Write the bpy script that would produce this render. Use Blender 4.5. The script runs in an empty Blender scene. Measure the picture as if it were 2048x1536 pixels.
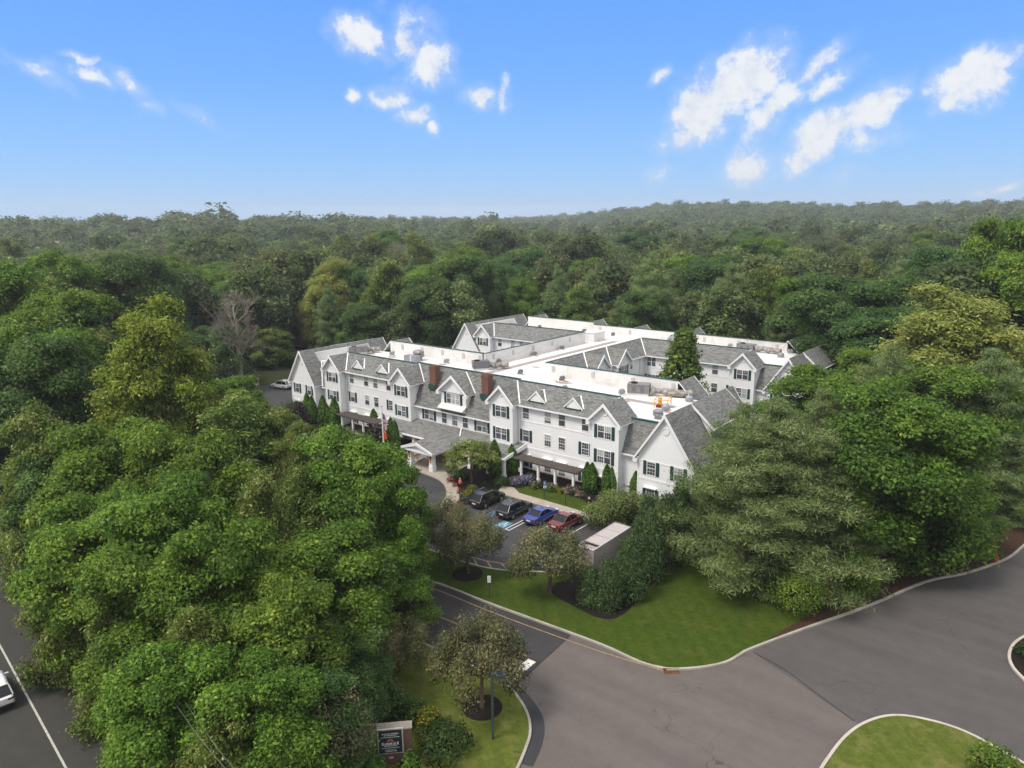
import bpy, math, random
import numpy as np
from mathutils import Matrix, Vector

S = bpy.context.scene
COL = S.collection
# ------------------------------------------------------------------ camera
# world: X runs along the building's front, Y away from it, metres; the camera stands at (0, 0, 32)
CAM_H, FPX = 32.0, 1450.0
PITCH, ROLL, TH = math.radians(12.65), math.radians(-0.6), math.radians(-39.6)
_c, _s = math.cos(PITCH), math.sin(PITCH)
_r0 = np.array([1, 0, 0.]); _f = np.array([0, _c, -_s]); _u0 = np.array([0, _s, _c])
_cr, _sr = math.cos(ROLL), math.sin(ROLL)
_U = np.array([math.cos(TH), math.sin(TH), 0]); _V = np.array([-math.sin(TH), math.cos(TH), 0])
def _w(v): return np.array([v @ _U, v @ _V, v[2]])
CR, CU, CF = _w(_cr * _r0 + _sr * _u0), _w(-_sr * _r0 + _cr * _u0), _w(_f)
cam = bpy.data.cameras.new('camera'); cam_o = bpy.data.objects.new('camera', cam); COL.objects.link(cam_o)
cam_o.matrix_world = Matrix([[CR[0], CU[0], -CF[0], 0], [CR[1], CU[1], -CF[1], 0], [CR[2], CU[2], -CF[2], CAM_H], [0, 0, 0, 1]])
cam.sensor_width = 36; cam.lens = FPX / 2048 * 36; cam.clip_start = 0.5; cam.clip_end = 20000
S.camera = cam_o
def ray(x, y): return CR * ((x - 1024) / FPX) + CU * (-(y - 768) / FPX) + CF
def gp(x, y, z=0.0):                       # the point at height z seen at photo pixel x, y
    d = ray(x, y); t = (z - CAM_H) / d[2]; return Vector((d[0] * t, d[1] * t, z))
def dp(x, y, D):                           # the point D metres away (level) on the line of sight of x, y
    d = ray(x, y); t = D / math.hypot(d[0], d[1]); return Vector((d[0] * t, d[1] * t, CAM_H + d[2] * t))

# ------------------------------------------------------------------ light
SUN_EL, SUN_AZ = math.radians(58), math.radians(200)      # azimuth measured from +Y towards +X
W = bpy.data.worlds.new('World'); S.world = W; W.use_nodes = True
nt = W.node_tree; N = nt.nodes; L = nt.links
for n in list(N): N.remove(n)
def nd(t, **k):
    n = N.new(t)
    for a, b in k.items(): setattr(n, a, b)
    return n
out = nd('ShaderNodeOutputWorld'); bg = nd('ShaderNodeBackground'); L.new(bg.outputs[0], out.inputs[0])
sky = nd('ShaderNodeTexSky', sky_type='NISHITA'); sky.sun_disc = False; sky.sun_elevation = SUN_EL; sky.sun_rotation = SUN_AZ
sky.air_density = 1.0; sky.dust_density = 0.35; sky.ozone_density = 2.0; sky.altitude = 100
bg.inputs['Strength'].default_value = 0.10
SKY_TINT = (1.30, 1.42, 1.50, 1)
tint = nd('ShaderNodeMixRGB', blend_type='MULTIPLY'); tint.inputs[0].default_value = 1; tint.inputs[2].default_value = SKY_TINT
L.new(sky.outputs[0], tint.inputs[1])
tcs = nd('ShaderNodeTexCoord'); sps = nd('ShaderNodeSeparateXYZ'); L.new(tcs.outputs['Generated'], sps.inputs[0])
blue = nd('ShaderNodeValToRGB'); L.new(sps.outputs['Z'], blue.inputs[0]); e_ = blue.color_ramp.elements; e_.new(.5); e_.new(.5)
for i_, (p_, c_) in enumerate(((0.0, (.275, .475, .73, 1)), (.06, (.18, .405, .75, 1)), (.17, (.105, .315, .76, 1)), (.34, (.062, .238, .73, 1)))): e_[i_].position = p_; e_[i_].color = c_
bsc = nd('ShaderNodeMixRGB', blend_type='MULTIPLY'); bsc.inputs[0].default_value = 1; L.new(blue.outputs[0], bsc.inputs[1]); bsc.inputs[2].default_value = (10, 10, 10, 1)
air = nd('ShaderNodeMixRGB'); air.inputs[0].default_value = .9; L.new(tint.outputs[0], air.inputs[1]); L.new(bsc.outputs[0], air.inputs[2])
# clouds: puffs at fixed directions of the sky, their edges broken by noise
tc = nd('ShaderNodeTexCoord')
def vm(op, a, b=None):
    n = nd('ShaderNodeVectorMath', operation=op)
    for i, v in enumerate((a, b)):
        if v is None: continue
        if isinstance(v, bpy.types.NodeSocket): L.new(v, n.inputs[i])
        else: n.inputs[i].default_value = v
    return n
def ma(op, a, b=None, c=None, clamp=False):
    n = nd('ShaderNodeMath', operation=op, use_clamp=clamp)
    for i, v in enumerate((a, b, c)):
        if v is None: continue
        if isinstance(v, bpy.types.NodeSocket): L.new(v, n.inputs[i])
        else: n.inputs[i].default_value = v
    return n.outputs[0]
def noise(scale, detail, rough):
    n = nd('ShaderNodeTexNoise'); n.inputs['Scale'].default_value = scale; n.inputs['Detail'].default_value = detail
    n.inputs['Roughness'].default_value = rough; L.new(tc.outputs['Generated'], n.inputs['Vector']); return n
wn = noise(11, 3, 0.6)
wv = vm('SUBTRACT', wn.outputs['Color'], (0.5, 0.5, 0.5)); ws = vm('SCALE', wv.outputs[0]); ws.inputs['Scale'].default_value = 0.055
dirv = vm('ADD', tc.outputs['Generated'], ws.outputs[0]).outputs[0]
PUFFS = [  # photo pixel, half width, half height, turn in degrees, strength
 (722, 80, 52, 34, 5, 1), (812, 90, 38, 34, 0, 1), (868, 130, 44, 44, 20, 1), (815, 35, 38, 22, 10, .34), (786, 198, 42, 20, 4, .95), (711, 188, 14, 11, 0, .7),
 (836, 238, 34, 15, -6, .85), (876, 260, 12, 12, 0, .7), (956, 184, 28, 20, -8, .95), (1003, 184, 9, 22, 14, .55), (750, 122, 40, 14, 12, .5),
 (1480, 165, 82, 52, -14, 1.2), (1405, 225, 76, 50, -36, 1.2), (1360, 275, 40, 28, -25, .9), (1548, 215, 62, 30, -45, .85), (1620, 145, 55, 20, -38, .75),
 (1660, 168, 36, 15, -20, .5), (1740, 210, 62, 30, -22, 1), (1650, 262, 66, 34, -22, 1.15), (1598, 308, 30, 26, -45, .8), (1735, 270, 45, 20, 8, .5), (1490, 322, 46, 36, -20, 1),
 (1955, 145, 55, 48, -20, 1.15), (1912, 195, 36, 17, -30, .8), (1995, 160, 26, 36, 20, .7), (1334, 152, 16, 12, 0, .65), (1690, 335, 24, 13, -10, .45), (2015, 372, 42, 9, -14, .5),
 (255, 170, 32, 17, 45, .72), (188, 158, 24, 14, 30, .6), (110, 158, 36, 13, 38, .5), (158, 118, 22, 8, 0, .55), (300, 220, 20, 10, 10, .5), (385, 238, 28, 10, 20, .35), (85, 132, 40, 10, 8, .3), (1320, 345, 12, 16, 0, .3)]
acc = None
for (px, py, a, b, rot, st) in PUFFS:
    c = ray(px, py); ln = np.linalg.norm(c); c = c / ln; th = math.radians(rot)
    e1 = CR * math.cos(th) - CU * math.sin(th); e2 = CR * math.sin(th) + CU * math.cos(th)
    e1 = e1 - c * (e1 @ c); e2 = e2 - c * (e2 @ c); k = FPX * ln * .80
    d1 = vm('DOT_PRODUCT', dirv, tuple(e1 * k / a)).outputs['Value']; d2 = vm('DOT_PRODUCT', dirv, tuple(e2 * k / b)).outputs['Value']
    q = ma('MULTIPLY_ADD', d2, d2, ma('MULTIPLY', d1, d1))
    f = ma('MULTIPLY', ma('SUBTRACT', 1.0, ma('SQRT', q)), st)
    acc = f if acc is None else ma('SMOOTH_MAX', acc, f, 0.12)
fb = noise(30, 9, 0.64).outputs['Fac']
dens = ma('ADD', acc, ma('MULTIPLY', ma('SUBTRACT', fb, 0.5), 2.3))
front = ma('GREATER_THAN', vm('DOT_PRODUCT', dirv, tuple(CF)).outputs['Value'], 0.4)
mask = nd('ShaderNodeMapRange', interpolation_type='SMOOTHSTEP'); L.new(dens, mask.inputs['Value'])
mask.inputs['From Min'].default_value = 0.02; mask.inputs['From Max'].default_value = 0.70
mk = ma('MULTIPLY', ma('MULTIPLY', mask.outputs[0], front), 0.95)
wisp = nd('ShaderNodeMapRange', interpolation_type='SMOOTHSTEP'); L.new(ma('ADD', acc, ma('MULTIPLY', ma('SUBTRACT', fb, 0.5), 1.3)), wisp.inputs['Value'])
wisp.inputs['From Min'].default_value = -0.30; wisp.inputs['From Max'].default_value = 0.7
mk = ma('MAXIMUM', mk, ma('MULTIPLY', ma('MULTIPLY', wisp.outputs[0], front), 0.40))
def mr0(v, a, b2):
    n = nd('ShaderNodeMapRange', interpolation_type='SMOOTHSTEP'); L.new(v, n.inputs['Value']); n.inputs['From Min'].default_value = a; n.inputs['From Max'].default_value = b2; return n.outputs[0]
cm = nd('ShaderNodeMixRGB'); L.new(mk, cm.inputs[0]); L.new(air.outputs[0], cm.inputs[1]); CLOUD = cm; 
ccol = nd('ShaderNodeMixRGB'); ccol.inputs[1].default_value = (5.4, 5.8, 6.5, 1); ccol.inputs[2].default_value = (6.75, 6.85, 7.05, 1); L.new(mr0(fb, .35, .6), ccol.inputs[0]); L.new(ccol.outputs[0], cm.inputs[2])
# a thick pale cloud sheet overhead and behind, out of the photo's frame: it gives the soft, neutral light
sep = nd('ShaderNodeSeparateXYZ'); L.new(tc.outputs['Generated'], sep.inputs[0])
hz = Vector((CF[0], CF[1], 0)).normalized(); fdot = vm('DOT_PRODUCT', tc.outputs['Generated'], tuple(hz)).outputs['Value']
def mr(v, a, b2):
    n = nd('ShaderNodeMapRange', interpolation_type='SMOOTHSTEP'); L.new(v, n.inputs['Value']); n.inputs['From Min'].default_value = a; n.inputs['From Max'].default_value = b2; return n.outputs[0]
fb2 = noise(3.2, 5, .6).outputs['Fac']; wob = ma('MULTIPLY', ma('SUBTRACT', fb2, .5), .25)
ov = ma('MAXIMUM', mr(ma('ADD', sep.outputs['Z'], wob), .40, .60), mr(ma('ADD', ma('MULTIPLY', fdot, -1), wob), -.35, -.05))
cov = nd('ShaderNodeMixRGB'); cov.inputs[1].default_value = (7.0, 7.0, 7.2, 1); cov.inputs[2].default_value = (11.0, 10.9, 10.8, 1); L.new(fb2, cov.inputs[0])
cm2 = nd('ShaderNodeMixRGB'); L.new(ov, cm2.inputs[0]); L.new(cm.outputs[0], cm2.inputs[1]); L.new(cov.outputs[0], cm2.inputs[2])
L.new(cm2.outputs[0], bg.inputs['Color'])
sun = bpy.data.lights.new('sun', 'SUN'); sun_o = bpy.data.objects.new('sun', sun); COL.objects.link(sun_o)
sun.energy = 2.45; sun.angle = math.radians(17); sun.color = (1.0, 0.93, 0.83)
sd = Vector((math.sin(SUN_AZ) * math.cos(SUN_EL), math.cos(SUN_AZ) * math.cos(SUN_EL), math.sin(SUN_EL)))
sun_o.rotation_euler = sd.to_track_quat('Z', 'Y').to_euler(); sun_o.location = (0, 0, 80)
S.view_settings.view_transform = 'Standard'; S.view_settings.look = 'None'; S.view_settings.gamma = 1; S.view_settings.exposure = 0.45
S.render.engine = 'CYCLES'
cy = S.cycles; cy.use_denoising = True
try: cy.denoiser = 'OPENIMAGEDENOISE'; cy.denoising_input_passes = 'RGB_ALBEDO_NORMAL'; cy.denoising_prefilter = 'NONE'
except Exception: pass
cy.max_bounces = 5; cy.diffuse_bounces = 3; cy.glossy_bounces = 2; cy.transmission_bounces = 3; cy.transparent_max_bounces = 4; cy.volume_bounces = 0
cy.use_adaptive_sampling = True; cy.adaptive_threshold = 0.02

# ------------------------------------------------------------------ materials
def lin(r, g, b): return tuple(((c / 255) / 12.92 if c / 255 <= 0.04045 else ((c / 255 + .055) / 1.055) ** 2.4) for c in (r, g, b)) + (1,)
class Mt:
    def __init__(s, name, rough=0.8, spec=0.3):
        s.m = bpy.data.materials.new(name); s.m.use_nodes = True; s.t = s.m.node_tree; s.n = s.t.nodes
        s.b = s.n['Principled BSDF']; s.b.inputs['Roughness'].default_value = rough; s.b.inputs['Specular IOR Level'].default_value = spec
    def node(s, t, **k):
        n = s.n.new(t)
        for a, b in k.items(): setattr(n, a, b)
        return n
    def link(s, a, b): s.t.links.new(a, b)
    def coord(s, kind='Object', scale=(1, 1, 1)):
        c = s.node('ShaderNodeTexCoord'); m = s.node('ShaderNodeMapping'); m.inputs['Scale'].default_value = scale
        s.link(c.outputs[kind], m.inputs['Vector']); return m.outputs[0]
    def noise(s, scale, detail=4, rough=.6, vec=None):
        n = s.node('ShaderNodeTexNoise'); n.inputs['Scale'].default_value = scale; n.inputs['Detail'].default_value = detail; n.inputs['Roughness'].default_value = rough
        s.link(vec if vec is not None else s.coord(), n.inputs['Vector']); return n.outputs['Fac']
    def ramp(s, fac, stops):
        r = s.node('ShaderNodeValToRGB'); e = r.color_ramp.elements
        while len(e) < len(stops): e.new(0.5)
        for i, (p, c) in enumerate(stops): e[i].position = p; e[i].color = c
        s.link(fac, r.inputs[0]); return r.outputs[0]
    def mix(s, fac, a, b, mode='MIX'):
        n = s.node('ShaderNodeMixRGB', blend_type=mode)
        for i, v in ((0, fac), (1, a), (2, b)):
            if isinstance(v, bpy.types.NodeSocket): s.link(v, n.inputs[i])
            else: n.inputs[i].default_value = v
        return n.outputs[0]
    def col(s, c): s.link(c, s.b.inputs['Base Color']) if isinstance(c, bpy.types.NodeSocket) else setattr(s.b.inputs['Base Color'], 'default_value', c); return s
    def bump(s, h, strength=.3, dist=.02):
        n = s.node('ShaderNodeBump'); n.inputs['Strength'].default_value = strength; n.inputs['Distance'].default_value = dist
        s.link(h, n.inputs['Height']); s.link(n.outputs[0], s.b.inputs['Normal']); return s
def c4(r, g, b): return (r, g, b, 1)
def simple(name, c, rough=.6, spec=.3, var=.12, scale=3.0, metal=0):
    m = Mt(name, rough, spec); d = tuple(x * (1 - var) for x in c[:3]) + (1,); e = tuple(min(1, x * (1 + var)) for x in c[:3]) + (1,)
    m.col(m.ramp(m.noise(scale), [(.3, d), (.7, e)])); m.b.inputs['Metallic'].default_value = metal; return m.m
M = {}
def siding():
    m = Mt('white_siding', .55, .3); v = m.coord('UV')
    w = m.node('ShaderNodeTexWave', wave_type='BANDS', bands_direction='Y', wave_profile='SAW'); w.inputs['Scale'].default_value = 1.26; m.link(v, w.inputs['Vector'])
    n = m.noise(.35, 5, .6, v); n2 = m.noise(6, 3, .6, m.coord('UV', (.6, .06, 1)))
    c = m.ramp(n, [(.3, c4(.78, .79, .82)), (.7, c4(.83, .835, .855))]); c = m.mix(.05, c, m.ramp(n2, [(.35, c4(.55, .54, .50)), (.65, c4(.8, .8, .8))]))
    m.col(c); m.bump(w.outputs['Fac'], .55, .02); return m.m
M['siding'] = siding()
M['white'] = simple('white_painted_trim', c4(.79, .79, .81), .5, .3, .04)
def membrane():
    m = Mt('white_roof_membrane', .7, .2); n = m.noise(.22, 6, .65); n2 = m.noise(.9, 6, .7, m.coord('Object', (1, .25, 1)))
    v = m.node('ShaderNodeTexBrick'); v.inputs['Scale'].default_value = 1; v.inputs['Brick Width'].default_value = 24; v.inputs['Row Height'].default_value = 2.4; v.inputs['Mortar Size'].default_value = .03
    v.inputs['Color1'].default_value = c4(1, 1, 1); v.inputs['Color2'].default_value = c4(.97, .97, .97); v.inputs['Mortar'].default_value = c4(.80, .79, .77); m.link(m.coord('UV'), v.inputs['Vector'])
    c = m.ramp(n, [(.34, c4(.50, .475, .455)), (.5, c4(.61, .60, .59)), (.75, c4(.67, .665, .67))])
    c = m.mix(.35, c, m.ramp(n2, [(.3, c4(.58, .55, .52)), (.5, c4(.82, .81, .8)), (.8, c4(.88, .87, .87))])); c = m.mix(1, c, v.outputs[0], 'MULTIPLY'); m.col(c); return m.m
M['membrane'] = membrane()
def shingle():
    m = Mt('grey_green_shingles', .92, .15); v = m.coord('UV')
    b = m.node('ShaderNodeTexBrick'); b.inputs['Scale'].default_value = 1; b.inputs['Brick Width'].default_value = .62; b.inputs['Row Height'].default_value = .19; b.inputs['Mortar Size'].default_value = .012
    b.inputs['Color1'].default_value = c4(.27, .272, .265); b.inputs['Color2'].default_value = c4(.06, .064, .063); b.inputs['Mortar'].default_value = c4(.06, .065, .06); b.inputs['Bias'].default_value = -.1; b.offset_frequency = 2
    m.link(v, b.inputs['Vector'])
    n = m.noise(.5, 5, .6, v); n2 = m.noise(3.2, 3, .7, m.coord('UV', (.8, 2.2, 1)))
    c = m.mix(.4, b.outputs[0], m.ramp(n2, [(.35, c4(.055, .058, .057)), (.5, c4(.15, .153, .15)), (.66, c4(.30, .302, .295))])); c = m.mix(.2, c, m.ramp(n, [(.3, c4(.12, .123, .12)), (.7, c4(.21, .212, .208))])); m.col(c)
    m.bump(b.outputs['Fac'], .4, .01); return m.m
M['shingle'] = shingle()
M['green_metal'] = simple('dark_green_metal', c4(.025, .075, .06), .4, .4, .15)
M['shutter'] = simple('dark_green_shutter', c4(.018, .055, .05), .55, .3, .15, 8)
def glass():
    m = Mt('window_glass', .12, .6); o = m.node('ShaderNodeObjectInfo'); n = m.noise(1.3, 2)
    c = m.ramp(n, [(.3, c4(.035, .04, .055)), (.7, c4(.11, .115, .14))]); m.col(c); return m.m
M['glass'] = glass()
M['blind'] = simple('pale_window_blind', c4(.36, .38, .39), .5, .4, .12, 4)
def brick(name, a, b, mo, w=.22, h=.075):
    m = Mt(name, .9, .2); t = m.node('ShaderNodeTexBrick'); t.inputs['Scale'].default_value = 1; t.inputs['Brick Width'].default_value = w; t.inputs['Row Height'].default_value = h; t.inputs['Mortar Size'].default_value = .008
    t.inputs['Color1'].default_value = a; t.inputs['Color2'].default_value = b; t.inputs['Mortar'].default_value = mo; m.link(m.coord('UV'), t.inputs['Vector'])
    m.col(m.mix(.3, t.outputs[0], m.ramp(m.noise(2.5), [(.3, a), (.7, b)]))); return m.m
M['brick'] = brick('red_chimney_brick', c4(.20, .085, .062), c4(.12, .052, .040), c4(.22, .17, .15))
M['sign_brick'] = brick('brown_sign_brick', c4(.13, .06, .042), c4(.07, .034, .027), c4(.2, .16, .13))
def asphalt(name, a, b, cracks=.5, patch=.12):
    m = Mt(name, .88, .25); v = m.coord(); n = m.noise(patch, 6, .62, v); g = m.noise(28, 3, .75, v); p = m.noise(.9, 5, .7, v)
    c = m.ramp(n, [(.28, a), (.72, b)])
    c = m.mix(.42, c, m.ramp(p, [(.25, tuple(x * .62 for x in a[:3]) + (1,)), (.75, tuple(x * 1.3 for x in b[:3]) + (1,))]))
    c = m.mix(.30, c, m.ramp(g, [(.3, tuple(x * .45 for x in a[:3]) + (1,)), (.72, tuple(x * 1.7 for x in b[:3]) + (1,))]))
    tr = m.noise(.5, 4, .6, m.coord('Object', (.10, 1.1, 1))); c = m.mix(.28, c, m.ramp(tr, [(.3, tuple(x * .7 for x in a[:3]) + (1,)), (.7, tuple(x * 1.25 for x in b[:3]) + (1,))]))
    sp = m.noise(1.7, 2, .5, v); c = m.mix(m.ramp(sp, [(.70, c4(0, 0, 0)), (.78, c4(.45, .45, .45))]), c, tuple(x * .4 for x in a[:3]) + (1,))
    if cracks:
        wv = m.node('ShaderNodeTexVoronoi', feature='DISTANCE_TO_EDGE'); wv.inputs['Scale'].default_value = .16
        dn = m.node('ShaderNodeTexNoise'); dn.inputs['Scale'].default_value = .7; dn.inputs['Detail'].default_value = 5; m.link(v, dn.inputs['Vector'])
        wp = m.node('ShaderNodeMixRGB', blend_type='LINEAR_LIGHT'); wp.inputs[0].default_value = .9; m.link(v, wp.inputs[1]); m.link(dn.outputs['Color'], wp.inputs[2]); m.link(wp.outputs[0], wv.inputs['Vector'])
        line = m.ramp(wv.outputs['Distance'], [(.0, c4(1, 1, 1)), (.007, c4(0, 0, 0))]); gate = m.ramp(m.noise(.11, 2, .5, v), [(.46, c4(0, 0, 0)), (.6, c4(cracks, cracks, cracks))])
        c = m.mix(m.mix(1, line, gate, 'MULTIPLY'), c, c4(.015, .015, .016))
    m.col(c); m.bump(g, .25, .01); return m.m
M['asphalt'] = asphalt('worn_brown_asphalt', c4(.090, .078, .074), c4(.124, .107, .101), .6)
M['asphalt_right'] = asphalt('grey_brown_asphalt', c4(.064, .058, .0565), c4(.088, .081, .079), .5)
M['asphalt_dark'] = asphalt('dark_lane_asphalt', c4(.029, .0285, .030), c4(.048, .0465, .048), .7, .25)
M['asphalt_lot'] = asphalt('dark_parking_asphalt', c4(.032, .032, .034), c4(.058, .057, .060), .9, .2)
M['asphalt_road'] = asphalt('olive_grey_road_asphalt', c4(.034, .034, .030), c4(.050, .049, .043), 0)
M['patch'] = asphalt('fresh_asphalt_patch', c4(.030, .030, .033), c4(.045, .045, .048), 0, .3)
M['seam'] = simple('asphalt_seam_tar', c4(.02, .02, .021), .8)
def concrete(name, a, b, jw=1.5):
    m = Mt(name, .85, .25); v = m.coord('UV')
    br = m.node('ShaderNodeTexBrick'); br.inputs['Scale'].default_value = 1; br.inputs['Brick Width'].default_value = jw; br.inputs['Row Height'].default_value = jw; br.inputs['Mortar Size'].default_value = .012; br.offset = 0
    br.inputs['Color1'].default_value = c4(1, 1, 1); br.inputs['Color2'].default_value = c4(.93, .93, .93); br.inputs['Mortar'].default_value = c4(.6, .58, .55); m.link(v, br.inputs['Vector'])
    c = m.ramp(m.noise(.8, 6, .65), [(.3, a), (.7, b)]); m.col(m.mix(1, c, br.outputs[0], 'MULTIPLY')); return m.m
M['concrete'] = concrete('sidewalk_concrete', c4(.30, .26, .22), c4(.39, .35, .30))
M['kerb'] = concrete('kerb_stone', c4(.27, .25, .22), c4(.40, .37, .33), .9)
M['kerb_pale'] = concrete('kerb_pale_concrete', c4(.38, .34, .29), c4(.5, .46, .4), 2.4)
def grass(name, a, b, c2, dry):
    m = Mt(name, .95, .1); v = m.coord(); n = m.noise(.16, 5, .6, v); g = m.noise(9, 4, .75, v); p = m.noise(.55, 5, .65, v)
    c = m.ramp(n, [(.3, a), (.7, b)]); c = m.mix(.55, c, m.ramp(g, [(.28, tuple(x * .25 for x in a[:3]) + (1,)), (.72, tuple(x * 1.25 for x in c2[:3]) + (1,))])); c = m.mix(.4, c, m.ramp(m.noise(2.2, 5, .7, v), [(.3, tuple(x * .5 for x in a[:3]) + (1,)), (.7, c2)])); c = m.mix(m.ramp(p, [(.5, c4(0, 0, 0)), (.78, c4(.75, .75, .75))]), c, dry)
    wv = m.node('ShaderNodeTexWave', wave_type='BANDS', bands_direction='DIAGONAL'); wv.inputs['Scale'].default_value = .34; wv.inputs['Distortion'].default_value = 1.2; m.link(v, wv.inputs['Vector']); c = m.mix(.055, c, m.ramp(wv.outputs['Fac'], [(.35, tuple(x * .45 for x in a[:3]) + (1,)), (.65, tuple(x * 1.3 for x in c2[:3]) + (1,))]))
    m.col(c); m.bump(g, .8, .06); return m.m
M['grass'] = grass('mown_lawn', c4(.026, .052, .005), c4(.044, .074, .008), c4(.066, .098, .012), c4(.078, .085, .016))
M['grass_dry'] = grass('patchy_lawn', c4(.056, .088, .010), c4(.092, .122, .016), c4(.13, .155, .030), c4(.19, .165, .065))
M['forest_floor'] = grass('forest_floor', c4(.020, .028, .010), c4(.035, .042, .015), c4(.04, .05, .02), c4(.05, .045, .025))
M['mulch'] = simple('dark_bark_mulch', c4(.018, .014, .012), .95, .1, .6, 22)
M['mulch_red'] = simple('reddish_leaf_mulch', c4(.050, .029, .020), .95, .1, .5, 12)
M['line_yellow'] = simple('worn_yellow_line_paint', c4(.30, .205, .11), .8, .2, .35, 6)
M['line_white'] = simple('white_line_paint', c4(.62, .61, .58), .8, .2, .18, 6)
M['line_road'] = simple('road_edge_line_paint', c4(.42, .41, .37), .8, .2, .25, 4)
M['line_blue'] = simple('blue_parking_paint', c4(.09, .22, .32), .8, .2, .35, 5)
M['wood'] = simple('weathered_dark_wood', c4(.105, .088, .078), .9, .15, .35, 5)
M['bench_wood'] = simple('pale_bench_wood', c4(.50, .46, .38), .8, .2, .12, 5)
M['zinc'] = simple('galvanised_metal', c4(.27, .275, .30), .45, .5, .2, 4, .3)
M['dark_zinc'] = simple('dark_hvac_metal', c4(.14, .14, .155), .5, .5, .2, 4, .2)
M['hvac'] = simple('grey_hvac_panel', c4(.20, .185, .19), .6, .4, .18, 2)
def foil():
    m = Mt('wrinkled_duct_foil', .4, .5); n = m.noise(2.4, 5, .7); m.col(m.ramp(n, [(.3, c4(.05, .045, .04)), (.5, c4(.24, .22, .2)), (.7, c4(.5, .48, .45))])); m.bump(n, .8, .1); return m.m
M['foil'] = foil()
M['rust'] = simple('rusty_iron', c4(.15, .06, .03), .9, .2, .4, 6)
M['yellow'] = simple('safety_yellow_paint', c4(.62, .30, .02), .5, .3, .1)
M['red'] = simple('hydrant_red_paint', c4(.42, .035, .012), .5, .3, .15)
M['dark_red'] = simple('dark_red_cover', c4(.22, .03, .02), .7, .2, .15)
M['black'] = simple('black_rubber', c4(.012, .012, .013), .7, .3, .2)
M['post_green'] = simple('dark_green_post', c4(.02, .05, .035), .5, .4, .15)
M['lamp_metal'] = simple('slate_grey_lamp_metal', c4(.035, .05, .058), .5, .4, .12)
M['lamp_lens'] = simple('lamp_lens', c4(.16, .17, .24), .3, .5, .1)
M['duct_tan'] = simple('tan_pipe', c4(.42, .33, .2), .7, .2, .2)
M['shed'] = simple('pinkish_white_vinyl', c4(.40, .36, .355), .7, .2, .08, 1.5)
M['shed_dark'] = simple('shed_shadow_gap', c4(.03, .03, .03), .9)
M['sign_panel'] = simple('dark_teal_sign_panel', c4(.016, .027, .032), .45, .4, .15)
M['sign_frame'] = simple('cream_sign_frame', c4(.42, .40, .33), .7, .2, .1)
M['sign_white'] = simple('sign_white_lettering', c4(.75, .75, .75), .6, .2, .03)
M['sign_orange'] = simple('sign_orange_emblem', c4(.62, .19, .09), .6, .2, .05)
M['stone_cap'] = simple('mottled_stone_cap', c4(.22, .195, .17), .9, .2, .4, 14)
M['flag_red'] = simple('flag_red', c4(.38, .04, .05), .8, .1, .08); M['flag_white'] = simple('flag_white', c4(.7, .68, .7), .8, .1, .05); M['flag_blue'] = simple('flag_blue', c4(.03, .04, .14), .8, .1, .1)
M['flag_orange'] = simple('flag_orange', c4(.72, .14, .05), .8, .1, .12)
M['pole'] = simple('white_pole', c4(.72, .71, .68), .5, .3, .05)
M['bark'] = simple('grey_brown_bark', c4(.10, .075, .055), .95, .1, .4, 5)
M['bark_dead'] = simple('pale_dead_bark', c4(.23, .20, .165), .95, .1, .3, 4)
M['sign_blue'] = simple('sign_blue', c4(.04, .13, .38), .6, .3, .06)
M['roof_brown'] = simple('brown_house_roof', c4(.20, .16, .14), .9, .2, .2, 1)
M['roof_orange'] = simple('orange_tile_roof', c4(.60, .17, .09), .9, .2, .15, 1)
M['wall_tan'] = simple('tan_house_wall', c4(.45, .40, .34), .9, .2, .08, 1)
M['light_red'] = simple('tail_lamp_red', c4(.30, .012, .012), .2, .5, .1); M['light_clear'] = simple('clear_lamp', c4(.6, .62, .65), .15, .6, .1)
M['alloy'] = simple('alloy_rim', c4(.36, .36, .38), .35, .6, .15, 5, .6)
M['tinted'] = simple('tinted_car_glass', c4(.010, .012, .015), .12, .35, .1)
M['light_dark_red'] = simple('dark_tail_lamp', c4(.07, .006, .006), .2, .5, .1)
M['plate'] = simple('number_plate', c4(.6, .6, .62), .5, .3, .05)
def paint(name, c):
    m = Mt(name, .22, .55); m.col(m.ramp(m.noise(5), [(.3, tuple(x * .92 for x in c[:3]) + (1,)), (.7, c)])); m.b.inputs['Coat Weight'].default_value = .7; m.b.inputs['Coat Roughness'].default_value = .05; return m.m
M['car_black'] = paint('black_car_paint', c4(.012, .012, .014)); M['car_slate'] = paint('charcoal_car_paint', c4(.018, .021, .022)); M['car_blue'] = paint('blue_car_paint', c4(.018, .045, .26))
M['car_red'] = paint('maroon_car_paint', c4(.14, .018, .02)); M['car_white'] = paint('white_car_paint', c4(.66, .66, .68)); M['car_silver'] = paint('silver_car_paint', c4(.42, .42, .44))
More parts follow.
